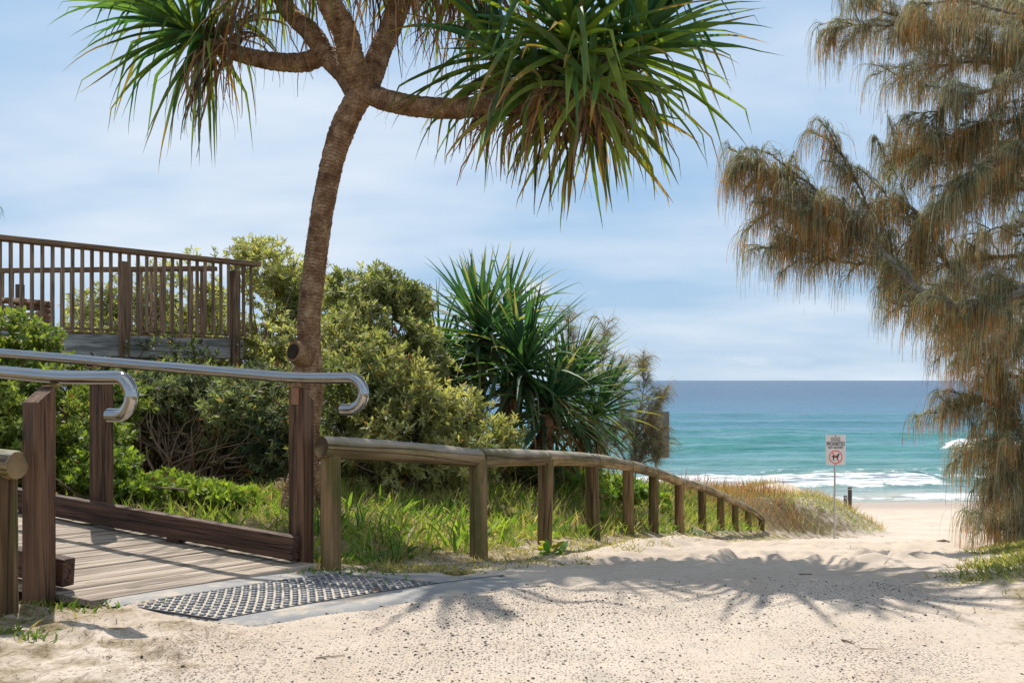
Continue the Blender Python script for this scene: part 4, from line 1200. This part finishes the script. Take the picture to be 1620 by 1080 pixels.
sheoak(cas, mains, 16, 140, (.16, .46), (.22, .6), 6, .0042, .68, ([.066, .04, .045, .045, .02, .03, .03, .03, .04, .04, .04, .04, .04, .04, .02, .03, .02, .02, .03, .03, .03, .03, .02, .03, .03, .03, .03, .03, .03, .03, .03, .02, .02, .02], .006))

# left she-oak: only the tips of its sprays reach into the picture
lb = P(-420, 800, 7.5); lb[2] = gz(lb[0], lb[1])
cl_ = thing('sheoak_tree', lb, 'she-oak sprays poking in at the left edge above the lookout', 'tree')
g = MB(); limb(g, [lb - A((0, 0, .2)), P(-400, 500, 7.5), P(-370, 200, 7.5), P(-360, -200, 7.5)], .11, .05, 12, 50, .015, .06, 8); g.build('trunk', M['bark'], cl_)
ml = [[P(-390, 400, 7.5), P(-250, 330, 7.5), P(-120, 345, 7.5), P(-50, 350, 7.5), P(-14, 345, 7.5)], [P(-380, 300, 7.5), P(-250, 240, 7.5), P(-120, 235, 7.5), P(-50, 250, 7.5), P(-22, 248, 7.5)],
      [P(-390, 450, 7.5), P(-300, 420, 7.3), P(-200, 430, 7.2), P(-120, 440, 7.2)], [P(-360, -100, 7.5), P(-250, -150, 7.4), P(-150, -130, 7.4)], [P(-365, 50, 7.5), P(-260, 20, 7.7), P(-160, 40, 7.8)]]
sheoak(cl_, ml, 18, 60, (.08, .18), (.1, .25), 6, .0035, .05, (.02, .004), cols=((.06, .09, .05), (.13, .17, .09)))

# two small she-oaks on the dune
for (bx, pts, lab) in ((950, [[(940, 745), (945, 680), (952, 620), (955, 560), (956, 520)], [(945, 690), (925, 640), (915, 590), (905, 540), (897, 505)], [(950, 640), (975, 600), (990, 575)], [(945, 720), (970, 690), (985, 660)]], 'small wispy she-oak just right of the screw pine, its tip highest'),
                      (1005, [[(1005, 745), (1005, 690), (1015, 640), (1018, 600), (1015, 575)], [(1005, 700), (985, 660), (980, 630)], [(1008, 690), (1030, 660), (1040, 650)], [(1000, 730), (1025, 700), (1035, 690)], [(1008, 720), (1030, 715), (1042, 715)], [(1010, 735), (1028, 705), (1046, 692)], [(1000, 745), (985, 720), (972, 702)], [(1015, 660), (1038, 642), (1048, 628)], [(1004, 700), (1022, 690), (1036, 668)], [(1006, 740), (1026, 728), (1044, 726)]], 'small wispy she-oak in front of the grey board by the sea')):
    d = 19.5; b = P(bx, 750, d); b[2] = gz(b[0], b[1])
    t = thing('sheoak_sapling', b, lab, 'tree', 'small she-oaks on the dune')
    ms = [[P(x, y, d + RS.randn() * .15) for x, y in pp_] for pp_ in pts]
    ms[0].insert(0, b)
    sheoak(t, ms, 19, 100, (.12, .34), (.22, .55), 5, .0055, .1, (.018, .005), up=1.1, gv=.6, cols=((.20, .19, .11), (.38, .34, .23)))

# grey board seen from behind
p = P(1042, 686, 21.5); t = thing('grey_board', A((p[0], p[1], gz(p[0], p[1]))), 'blank grey board on a post half hidden by a small she-oak', 'sign')
g = MB(); g.box(A((p[0] + .03, p[1] - .02, CZ - .67 - .5)), (A((1, .25, 0)), A((-.25, 1, 0)), Z), (.20, .02, .50)); o = g.build('panel', M['grey_board'], t, smooth=False); bevel(o, .01, 2)
g = MB(); zz = gz(p[0], p[1]); g.tube([A((p[0] - .05, p[1] + .06, zz - .2)), A((p[0] - .05, p[1] + .06, CZ - .8))], .04, 10); g.build('post', M['galv'], t)

# ------------------------------------------------------------------ dogs sign
sd = 22.0
sp = P(1321, 853, sd); sp[2] = gz(sp[0], sp[1])
sign = thing('warning_sign', sp, 'white dogs prohibited sign on a thin steel pole in the sand', 'sign')
pole_top = CZ - (686 - HY) * sd / F
g = MB(); g.tube([A((sp[0] - .004, sd + .03, sp[2] - .3)), A((sp[0] + .01, sd + .03, pole_top))], .021, 12); g.build('pole', M['galv'], sign)
sc = P(1322, 711.5, sd); bw, bh = .222, .332
g = MB(); g.box(A((sc[0], sd, sc[2])), (A((1, 0, 0)), A((0, 1, 0)), Z), (bw, .005, bh)); pn = g.build('panel', M['sign_white'], sign, smooth=False); bevel(pn, .004, 2)
g = MB()
for zz in (bh - .014, -bh + .014): g.tube([A((sc[0], sd - .012, sc[2] + zz)), A((sc[0], sd - .004, sc[2] + zz))], .014, 10)
g.build('bolts', M['dark_post'], pn)
def text(body, z, h, width, name='lettering'):
    cu = bpy.data.curves.new(name, 'FONT'); cu.body = body; cu.align_x = 'CENTER'; cu.size = 1.0; cu.offset = .006; cu.extrude = .002
    ob = bpy.data.objects.new(name, cu); COL.objects.link(ob)
    bpy.context.view_layer.update()
    me = bpy.data.meshes.new_from_object(ob.evaluated_get(bpy.context.evaluated_depsgraph_get()))
    bpy.data.objects.remove(ob); ob = bpy.data.objects.new(name, me); COL.objects.link(ob); bpy.context.view_layer.update()
    w0 = max(ob.dimensions.x, 1e-3); h0 = max(ob.dimensions.y, 1e-3)
    ob.scale = (width / w0, h / h0, 1); ob.rotation_euler = (math.pi / 2, 0, 0)
    ob.parent = pn; ob.location = Vector((sc[0], sd - .0085, sc[2] + z)) - Vector(ORG[pn.name])
    me.materials.clear(); me.materials.append(M['sign_black']); return ob
text('DOGS', .198, .086, .20); text('PROHIBITED', .095, .088, .40); text('PAST THIS POINT', .032, .046, .33)
g = MB(); rc = A((sc[0], sd - .0075, sc[2] - .155)); m_ = 40
pts = []
for k in range(m_):
    a = 2 * math.pi * k / m_
    for r in (.128, .150): pts.append(rc + A((math.cos(a) * r, 0, math.sin(a) * r)))
q = [(2 * k, 2 * k + 1, (2 * k + 3) % (2 * m_), (2 * k + 2) % (2 * m_)) for k in range(m_)]
g.add(pts, q=q)
a = math.radians(128); dv = A((math.cos(a), 0, math.sin(a))); pv = A((-dv[2], 0, dv[0]))
g.add([rc + dv * .13 + pv * .01 - A((0, .002, 0)), rc + dv * .13 - pv * .01 - A((0, .002, 0)), rc - dv * .13 - pv * .01 - A((0, .002, 0)), rc - dv * .13 + pv * .01 - A((0, .002, 0))], q=[(0, 1, 2, 3)])
g.build('prohibition_ring', M['sign_red'], pn, smooth=False)
dog = [(-.092, .035), (-.080, .030), (-.062, .040), (-.02, .034), (.02, .036), (.045, .052), (.052, .080), (.066, .090), (.072, .076), (.098, .066), (.096, .054), (.076, .050), (.066, .02), (.058, -.005), (.054, -.085), (.036, -.085), (.034, -.02), (.0, -.012), (-.035, -.016), (-.040, -.045), (-.036, -.085), (-.056, -.085), (-.064, -.045), (-.068, -.005), (-.078, .015), (-.098, .0)]
bmv = [rc + A((x * .95, -.0005, z * .95)) for x, z in dog]
me = bpy.data.meshes.new('dog_pictogram'); me.from_pydata([tuple(v - ORG[pn.name]) for v in bmv], [], [list(range(len(bmv)))]); me.materials.append(M['sign_black'])
ob = bpy.data.objects.new('dog_pictogram', me); COL.objects.link(ob); ob.parent = pn

# ------------------------------------------------------------------ dune wire fence posts
dp = P(1344.5, 806, 27.0); df = thing('wire_fence', A((dp[0], dp[1], gz(dp[0], dp[1]))), 'dark round post with a sagging wire in the dune grass behind the sign', 'fence')
tops = []
for (px, pt, d) in ((1344.5, 770, 27.0), (1337.5, 783.5, 31.0), (1180, 806, 24.0)):
    c = P(px, pt, d); zb = gz(c[0], c[1]); g = MB()
    zt = max(c[2], zb + .55) if px > 1200 else zb + .22
    g.tube([A((c[0], c[1], zb - .3)), A((c[0], c[1], zt))], .055, 12, wob=.04); tops.append(A((c[0], c[1], zt - .04))); g.build('post', M['dark_post'], df)
    g = MB(); g.tube([A((c[0], c[1], zt - .07)), A((c[0], c[1], zt - .035))], .064, 12); g.build('collar', M['galv'], df)
g = MB()
for a, b in ((tops[0], tops[1]), (tops[0], tops[2])):
    L = [a + (b - a) * k / 14 - A((0, 0, .5 * math.sin(math.pi * k / 14) * .35)) for k in range(15)]
    g.tube(L, .006, 5)
g.build('wire', M['galv'], df)

# timber bollards under the right she-oak
bol = None
for k, (px, d, tp_, lab) in enumerate(((1578, 10.6, 770, 'slim timber bollard under the she-oak, leftmost of three'), (1594, 10.3, 775, 'timber bollard under the she-oak between two others'), (1613, 10.0, 765, 'thick reddish timber bollard under the she-oak at the right edge'))):
    c = P(px, 860, d); zb = gz(c[0], c[1])
    t = thing('timber_bollard', A((c[0], c[1], zb)), lab, 'bollard', 'bollards under the she-oak')
    r = (.035, .045, .06)[k]
    g = MB(); g.tube([A((c[0], c[1], zb - .2)), A((c[0], c[1], zb + .25)), A((c[0], c[1], zb + .45))], r, 14, wob=.05, seed=k); o = g.build('post', M['log'], t)
    g = MB(); g.tube([A((c[0], c[1], zb + .45)), A((c[0], c[1], zb + .462))], [r * .98, r * .8], 14); g.build('top', M['log_rail'], t)

# buoys
for (px, py, mk, lab) in ((1051, 637, 'buoy_red', 'small red buoy floating far out above the grey board'), (1463, 649, 'buoy_white', 'small white buoy floating far out beside the she-oak')):
    d = CZ * F / (py + 2 - HY); c = P(px, py, d)
    t = thing('buoy', A((c[0], c[1], 0)), lab, 'buoy', 'buoys')
    r = 1.3 * d / F
    path = [A((c[0], c[1], z * r)) for z in (-1, -.8, -.4, 0, .5, .85, 1.05)]
    g = MB(); g.tube(path, A([.2, .7, 1, 1.1, .95, .55, .2]) * r, 16); g.build('float', M[mk], t)
    g = MB(); g.tube([A((c[0], c[1], r)), A((c[0], c[1], 1.6 * r))], r * .15, 8); g.build('ring_post', M['galv'], t)

# ------------------------------------------------------------------ grass and ground cover
def blades(g, x, y, hmin, hmax, w, ca, cb, lean=.5, K=4, dry=.15, drycol=((.36, .28, .13), (.48, .40, .22)), tipc=None, grav=.3, sink=.01):
    n = len(x); z = Hground(x, y, False) - sink
    base = np.stack([x, y, z], 1)
    h = hmin + (hmax - hmin) * RS.rand(n) ** 1.5
    d = RS.randn(n, 3) * A((lean, lean, .05)) + A((0, 0, 1))
    C = grow(base, d, h, K, grav * RS.rand(n), .6)
    W = (w * (.6 + .8 * RS.rand(n)))[:, None] * np.interp(np.linspace(0, 1, K), [0, .3, .8, 1], [.8, 1, .6, .08])[None]
    S = sides(C)
    cl = fbm(x * 1.4 + 3, y * 1.4, 91, 3)
    c = mixc(ca, cb, np.clip((cl - .5) * 2.2 + .5 + RS.randn(n) * .25, 0, 1))
    dr = RS.rand(n) < dry * (.4 + 1.2 * fbm(x * 2 + 9, y * 2, 17, 3)); c[dr] = mixc(drycol[0], drycol[1], RS.rand(dr.sum()))
    c = np.repeat(c[:, None], K, 1)
    if tipc is not None:
        tm = (RS.rand(n) < tipc[1])[:, None, None] * sstep(.45, .85, np.linspace(0, 1, K))[None, :, None]
        c = c * (1 - tm) + A(tipc[0]) * tm
    g.ribbons(C, W, S, c)

def scatter(n, x0, x1, y0, y1, dens):
    x = RS.uniform(x0, x1, n); y = RS.uniform(y0, y1, n)
    k = RS.rand(n) < dens(x, y); return x[k], y[k]
def fenced(x, y): return lerpsm(y, BD, BX)
# 1. tall lush grass behind the kerb and the first rails
g = MB()
def den1(x, y):
    s, v = ramp_sv(x, y); b = fenced(x, y)
    ok = (v < -.12) & (y > 5.9) & (x < b - .10)
    cl = fbm(x * 1.5, y * 1.5, 5, 3)
    return ok * np.clip((cl - .22) * 2.2, .12, 1)
x, y = scatter(24000, -4.6, .6, 6.0, 9.6, den1)
b = fenced(x, y); edge = np.clip((b - x) / .9, .18, 1)
hh = (.06 + .19 * fbm(x * 2.3, y * 2.3, 65, 3)) * edge
for lo, hi in ((0, .09), (.09, .16), (.16, .22), (.22, .34)):
    m_ = (hh >= lo) & (hh < hi)
    if m_.sum(): blades(g, x[m_], y[m_], .05, max(.1, hi * 1.2), .010, (.15, .22, .04), (.46, .52, .12), .6, 5, .38, grav=.55)
# broad weed leaves among it
x, y = scatter(3000, -4.4, .5, 6.1, 9.0, den1)
blades(g, x, y, .10, .26, .026, (.09, .18, .03), (.30, .42, .07), .9, 5, .05, grav=.5)
x, y = scatter(450, -1.5, .2, 6.4, 8.2, lambda x, y: den1(x, y) * (fbm(x * 2, y * 2, 77, 2) > .5))
blades(g, x, y, .14, .28, .014, (.05, .11, .03), (.12, .2, .04), .35, 6, .05, grav=.5)
o = g.build('grass', M['grass'], None); tag(o, 'lush green grass and weeds behind the kerb beam', 'grass', kind='stuff')
# 2. grass farther along the fence
g = MB()
def den2(x, y):
    b = fenced(x, y); return ((x < b + .05) & (x > b - 3.4)) * np.clip((fbm(x * 1.2, y * 1.2, 6, 3) - .2) * 2.2, .15, 1)
x, y = scatter(34000, -2.2, 5.5, 9.0, 22, den2)
blades(g, x, y, .08, .30, .014, (.12, .18, .03), (.38, .43, .10), .6, 4, .35, grav=.5)
x, y = scatter(5000, -2.2, 5.5, 9.0, 22, den2)
blades(g, x, y, .10, .24, .04, (.08, .18, .03), (.26, .40, .07), 1.0, 4, .03, grav=.5)
# worn short straw along the front of the posts
def den3(x, y):
    b = fenced(x, y); return ((x > b - .7) & (x < b + .85 * (.5 + fbm(x * 2.2, y * 2.2, 41, 3)))) * np.clip((fbm(x * 3, y * 3, 9, 3) - .25) * 2, .05, 1) * (poly_dist(x, y, APRON) < .02)
y = 5.75 + 15.7 * RS.rand(40000) ** 1.7; x = fenced(y * 0, y) + RS.uniform(-.7, .9, 40000)
k = RS.rand(40000) < den3(x, y); x, y = x[k], y[k]
blades(g, x, y, .02, .075, .008, (.15, .18, .04), (.40, .40, .14), 1.3, 3, .6, grav=.6)
o = g.build('grass', M['grass'], None); tag(o, 'sunlit grass and vines running along the log fence', 'grass', kind='stuff')
# 3. dune grass
g = MB()
def den4(x, y):
    b = fenced(x, y); h = np.exp(-(((x - 7.9) / 1.1) ** 2 + ((y - 28.3) / 2.0) ** 2))
    near = np.where(y < 23.5, fbm(x * 1.2, y * 1.2, 88, 3) > .5, True)
    return (x < b - .05 + .5 * (fbm(x * .9, y * .9, 33, 3) - .5)) * (1 - sstep(.2, .5, h)) * near * np.clip((fbm(x * .9, y * .9, 14, 3) - .3) * 2.6, .04, 1)
x, y = scatter(21000, 2.5, 10.4, 20.5, 32, den4)
blades(g, x, y, .10, .30, .014, (.20, .25, .12), (.40, .44, .24), .6, 4, .25, ((.42, .34, .2), (.55, .45, .28)), ((.50, .28, .13), .22), .6)
x, y = scatter(5500, 3.0, 10.2, 25, 31, den4)
blades(g, x, y, .18, .36, .012, (.36, .22, .10), (.55, .33, .15), .35, 4, .2, ((.42, .26, .13), (.55, .36, .2)), ((.58, .30, .13), .7), .3)
x, y = scatter(2600, 3.3, 6.6, 19.5, 26, lambda x, y: (x < fenced(x, y) - .2) * .6)
blades(g, x, y, .3, .62, .012, (.22, .13, .08), (.42, .25, .13), .35, 5, .2, ((.30, .14, .10), (.42, .24, .15)), ((.40, .17, .10), .6), .25)
o = g.build('dune_grass', M['grass'], None); tag(o, 'orange tipped grey-green grass covering the low dune beside the sign', 'dune grass', kind='stuff')
# 4. right bank turf
g = MB()
def den5(x, y):
    rb = lerpsm(y, RBd, RBx); return sstep(-.15, .5, x - rb + .5 * (fbm(x * 2, y * 2, 24, 3) - .5)) * np.clip((fbm(x * 2.4, y * 2.4, 36, 3) - .28) * 2.6, .12, 1)
x, y = scatter(150000, 1.9, 7.0, 4.9, 10.6, lambda x, y: den5(x, y) * sstep(4.9, 5.5, y))
blades(g, x, y, .025, .08, .009, (.13, .18, .04), (.36, .40, .11), 1.1, 3, .45, grav=.5)
x, y = scatter(4500, 1.6, 4.5, 3.2, 5.3, lambda x, y: den5(x, y) * (fbm(x * 1.6, y * 1.6, 52, 3) > .55) * .8)
blades(g, x, y, .02, .07, .006, (.2, .18, .06), (.34, .30, .1), 1.6, 3, .75, grav=.7)
o = g.build('grass', M['grass'], None); tag(o, 'short patchy turf on the right bank under the she-oak', 'grass', kind='stuff')
# 5. sprigs in the left foreground sand
g = MB()
for (px, py, n, sp_) in ((128, 942, 170, .08), (40, 950, 120, .10), (20, 1003, 120, .08), (75, 965, 60, .12), (170, 955, 50, .08), (490, 890, 90, .1), (545, 888, 160, .18), (600, 900, 90, .15)):
    d = 1.03 * F / (py - HY); c = P(px, py, d)
    x = c[0] + RS.randn(n) * sp_; y = c[1] + RS.randn(n) * sp_ * .7
    blades(g, x, y, .02, .075, .010, (.08, .15, .025), (.2, .3, .05), .8, 4, .25, grav=.5)
o = g.build('grass', M['grass'], None); tag(o, 'green weed sprigs in the sand at the foot of the brown post', 'grass', kind='stuff')

# leaf and twig litter, pebbles
g = MB()
n = 2600
x = np.concatenate([RS.uniform(-2.9, -1.1, 1500), RS.uniform(-1, 4, 1100)]); y = np.concatenate([RS.uniform(3.0, 4.6, 1500), RS.uniform(3.0, 9.5, 1100)])
k = (poly_dist(x, y, APRON) < -.03) & (x < lerpsm(y, RBd, RBx) + .8); x = x[k]; y = y[k]; n = len(x)
z = Hground(x, y) + .005
d = RS.randn(n, 3) * A((1, 1, .12)); L = .008 + .045 * RS.rand(n) ** 3
C = grow(np.stack([x, y, z], 1), d, L, 4, 0.0, 1, None, .15); C[..., 2] = Hground(C[..., 0].ravel(), C[..., 1].ravel()).reshape(C.shape[:2]) + .004 + .004 * RS.rand(n)[:, None]
g.ribbons(C, (.0015 + .0025 * RS.rand(n))[:, None] * np.ones((1, 4)), sides(C, ref=(0, 0, 1), twist=.2), mixc((.10, .07, .05), (.30, .21, .13), RS.rand(n))[:, None])
o = g.build('leaf_litter', M['dead_leaf']); tag(o, 'fine dry needle and twig litter strewn over the sand', 'litter', kind='stuff')

def rock_verts(n):
    ico = []; t = (1 + 5 ** .5) / 2
    for a, b in ((-1, t), (1, t), (-1, -t), (1, -t)): ico.append((a, b, 0))
    for a, b in ((-1, t), (1, t), (-1, -t), (1, -t)): ico.append((0, a, b))
    for a, b in ((-1, t), (1, t), (-1, -t), (1, -t)): ico.append((b, 0, a))
    f = [(0, 11, 5), (0, 5, 1), (0, 1, 7), (0, 7, 10), (0, 10, 11), (1, 5, 9), (5, 11, 4), (11, 10, 2), (10, 7, 6), (7, 1, 8), (3, 9, 4), (3, 4, 2), (3, 2, 6), (3, 6, 8), (3, 8, 9), (4, 9, 5), (2, 4, 11), (6, 2, 10), (8, 6, 7), (9, 8, 1)]
    return nrm(np.array(ico)), np.array(f)
iv, ifc = rock_verts(1)
g = MB()
n = 16000
x = RS.uniform(-1.9, 2.9, n); y = RS.uniform(3.0, 6.6, n)
dn_ = (1 - sstep(4.6, 5.7, y)) * sstep(-1.7, -.7, x + .5 * (fbm(x, y, 2, 2) - .5)) * (1 - sstep(-.2, .4, x - lerpsm(y, RBd, RBx))) * np.clip(fbm(x * 1.3, y * 1.3, 57) * 1.7 - .35, .05, 1)
k = (RS.rand(n) < dn_) & (poly_dist(x, y, APRON) < -.06); x = x[k]; y = y[k]; n = len(x)
z = Hground(x, y)
sz = .0020 + .0048 * RS.rand(n) ** 2.4
vv = iv[None] * (1 + .25 * RS.randn(n, 12, 1)) * sz[:, None, None] * (A((1.15, .95, .55)) + RS.randn(n, 1, 3) * .15)
an = RS.rand(n) * 6.28
vx = vv[..., 0] * np.cos(an)[:, None] - vv[..., 1] * np.sin(an)[:, None]; vy = vv[..., 0] * np.sin(an)[:, None] + vv[..., 1] * np.cos(an)[:, None]
vv = np.stack([vx, vy, vv[..., 2]], -1) + np.stack([x, y, z + sz * .2], 1)[:, None]
cc = mixc((.07, .065, .065), (.24, .2, .165), RS.rand(n) ** 1.5)
tf = (ifc[None] + (np.arange(n) * 12)[:, None, None]).reshape(-1, 3)
g.add(vv.reshape(-1, 3), t=tf, col=np.repeat(cc, 12, 0))
o = g.build('pebbles', M['pebble'], smooth=False); tag(o, 'small dark stones bedded in the sandy path', 'pebbles', kind='stuff')

# a few fallen pieces one can point to
def fallen(name, px, py, length, r, ang, label, cat, bend=.15, d=None, mk='twig'):
    d = d or 1.06 * F / (py - HY)
    c = P(px, py, d); dr = A((math.cos(ang), math.sin(ang), 0)); L = []
    for k in range(8):
        q_ = c + dr * length * (k / 7 - .5) + A((-dr[1], dr[0], 0)) * bend * length * math.sin(k / 7 * 3.1); L.append(A((q_[0], q_[1], float(Hground(A([q_[0]]), A([q_[1]]))[0]) + r * .7 + .002)))
    g = MB(); g.tube(L, np.linspace(r, r * .5, 8), 7, wob=.15); o = g.build(name, M[mk]); tag(o, label, cat, 'fallen twigs on the sand'); return o
fallen('fallen_twig', 1341, 1019, .055, .004, -.9, 'short dark bent twig on the gravelly sand at lower right', 'twig')
fallen('fallen_twig', 1380, 1032, .09, .002, -.2, 'long thin pale twig beside the short dark bent twig', 'twig', .05)
fallen('fallen_twig', 1275, 924, .09, .0045, .4, 'dark forked twig lying in the tree shadow on the sand', 'twig', d=5.75)
fallen('fallen_twig', 1385, 873, .35, .008, .15, 'grey stick on the bright sand right of the sign', 'twig', d=11.5)
fallen('fallen_twig', 1530, 867, .8, .02, -.25, 'long brown stick near the right she-oak on the sand', 'twig', .1, d=13.5)
fallen('fallen_twig', 523, 1045, .13, .0025, .75, 'thin reddish frond stalk on the sand below the tactile mat', 'twig', .08)
fallen('fallen_twig', 625, 899, .16, .005, .05, 'dry brown stick lying along the top edge of the concrete', 'twig', d=5.55)
# curled leaf on the concrete
c = P(596, 934, 4.98); c[2] = float(H0(A([c[0]]), A([c[1]]))[0]) + .016
g = MB(); C = np.array([c + A((-.03 + .012 * k, .018 - .007 * k, .008 * abs(k - 2.5) / 2.5)) for k in range(6)])[None]
g.ribbons(C, A([[.004, .016, .021, .02, .014, .003]]), sides(C, ref=(0, .2, 1)), A((.42, .2, .08)), fold=.3)
o = g.build('fallen_leaf', M['dead_leaf']); tag(o, 'curled orange-brown leaf on the concrete beside the tactile mat', 'leaf')
# broad yellow-green weed by the third post
for (px, py, d, lab, colr) in ((868, 858, 7.85, 'yellow leaved weed at the foot of the third fence post', (.38, .36, .03)), (868, 884, 7.35, 'small green weed in the sand beside the yellow leaved weed', (.10, .24, .03)), (1098, 835, 14.4, 'grey-green succulent clump between fence posts on the slope', (.10, .17, .09))):
    c = P(px, py, d); c[2] = gz(c[0], c[1])
    t = thing('weed_plant', c, lab, 'plant', 'weeds along the log fence')
    n = 9 if d < 10 else 60
    dd = nrm(RS.randn(n, 3) * A((1, 1, .3)) + A((0, 0, .75))); bs = c + RS.randn(n, 3) * A((.04, .03, 0)) * (1 if d < 10 else 4)
    C = grow(bs, dd, .08 + .07 * RS.rand(n), 5, .4, .8); W = np.tile(A([.008, .035, .05, .035, .004]), (n, 1)) * (1 if d < 10 else .6)
    g = MB(); g.ribbons(C, W, sides(C, ref=(0, 0, 1), twist=.2), (A(colr) * (.7 + .6 * RS.rand(n))[:, None])[:, None]); g.build('leaves', M['grass'], t)
    g = MB(); g.tube([c - A((0, 0, .03)), c + A((0, 0, .05))], .006, 6); g.build('stem', M['twig'], t)

# ------------------------------------------------------------------ world, sun, camera
w = bpy.data.worlds.new('World'); scene.world = w; w.use_nodes = True
nt = w.node_tree; nt.nodes.clear()
sky = nd(nt, 'ShaderNodeTexSky', sky_type='NISHITA'); sky.sun_disc = False
sky.sun_elevation = SUN_EL; sky.sun_rotation = SUN_AZ; sky.altitude = 5; sky.air_density = 1.0; sky.dust_density = .7; sky.ozone_density = 1.2
tc = nd(nt, 'ShaderNodeTexCoord'); sx = nd(nt, 'ShaderNodeSeparateXYZ'); lk(nt, tc.outputs['Generated'], sx.inputs[0])
zz = mth(nt, 'ADD', mth(nt, 'MAXIMUM', sx.outputs[2], 0.0), .20)
cx = nd(nt, 'ShaderNodeCombineXYZ'); lk(nt, mth(nt, 'DIVIDE', sx.outputs[0], zz), cx.inputs[0]); lk(nt, mth(nt, 'DIVIDE', sx.outputs[1], zz), cx.inputs[1])
n1 = noise(nt, coords(nt, cx.outputs[0], (.8, 1.3, 1), (0, 0, .25)), 1.0, 5, .5)
n2 = noise(nt, coords(nt, cx.outputs[0], (.45, .6, 1), (0, 0, -.2)), 1.0, 4, .5)
cm = mth(nt, 'ADD', mth(nt, 'MULTIPLY', n1, .6), mth(nt, 'MULTIPLY', n2, .5))
cm = ramp(nt, cm, [(.46, .0), (.55, .40), (.65, .92)])
# low puffs near the horizon
n3 = noise(nt, coords(nt, tc.outputs['Generated'], (7, 7, 30)), 1.0, 6, .6)
band = ramp(nt, sx.outputs[2], [(.0, 0.0), (.012, 1.0), (.04, 1.0), (.075, 0.0)])
pf = mth(nt, 'MULTIPLY', ramp(nt, n3, [(.50, 0.0), (.66, .55)]), band)
cm = mth(nt, 'MAXIMUM', cm, pf)
# one small bright puff
vm = nd(nt, 'ShaderNodeVectorMath', operation='SUBTRACT'); lk(nt, tc.outputs['Generated'], vm.inputs[0])
pd_ = nrm(A(((840 - 810) / F, 1, -(463 - HY) / F))); vm.inputs[1].default_value = tuple(pd_)
mp = coords(nt, vm.outputs[0], (1, 1, 1.3)); ln = nd(nt, 'ShaderNodeVectorMath', operation='LENGTH'); lk(nt, mp, ln.inputs[0])
n4 = noise(nt, coords(nt, tc.outputs['Generated'], (1, 1, 1)), 55, 5, .6)
pf2 = mth(nt, 'ADD', mth(nt, 'MULTIPLY', ln.outputs['Value'], -1.0), mth(nt, 'MULTIPLY', mth(nt, 'SUBTRACT', n4, .5), .035))
pf2 = ramp(nt, mth(nt, 'ADD', pf2, .022), [(.0, 0.0), (.016, .85)])
hz = ramp(nt, sx.outputs[2], [(.0, .95), (.08, .92), (.30, .9), (.7, .1)])
skc = mixn(nt, hz, sky.outputs[0], mixn(nt, 1.0, ramp(nt, sx.outputs[2], [(.0, (.53, .715, .90)), (.10, (.44, .66, .92)), (.35, (.33, .585, .92))]), 10.2, 'MULTIPLY'))
colr = mixn(nt, cm, skc, (8.4, 9.4, 10.6))
colr = mixn(nt, pf2, colr, (9.3, 9.7, 10.2))
bg = nd(nt, 'ShaderNodeBackground'); lk(nt, colr, bg.inputs['Color']); bg.inputs['Strength'].default_value = .069
wo = nd(nt, 'ShaderNodeOutputWorld'); lk(nt, bg.outputs[0], wo.inputs['Surface'])

sl = bpy.data.lights.new('sun', 'SUN'); sl.energy = 4.2; sl.angle = math.radians(.53); sl.color = (1.0, .95, .87)
so = bpy.data.objects.new('sun', sl); COL.objects.link(so); so.location = (0, 0, 30)
sdir = Vector((math.sin(SUN_AZ) * math.cos(SUN_EL), math.cos(SUN_AZ) * math.cos(SUN_EL), math.sin(SUN_EL)))
so.rotation_euler = (-sdir).to_track_quat('-Z', 'Y').to_euler()

cam = bpy.data.cameras.new('camera'); co = bpy.data.objects.new('camera', cam); COL.objects.link(co)
co.location = (0, 0, CZ); co.rotation_euler = (math.radians(90), 0, 0)
cam.sensor_width = 36; cam.lens = 36 * F / 1620; cam.shift_y = (HY - 540) / 1620
cam.clip_start = .1; cam.clip_end = 60000
scene.camera = co
vs = scene.view_settings
vs.view_transform = 'Standard'; vs.look = 'None'; vs.exposure = 0.40; vs.gamma = 1.0; vs.use_curve_mapping = False
scene.cycles.max_bounces = 6; scene.cycles.transparent_max_bounces = 4
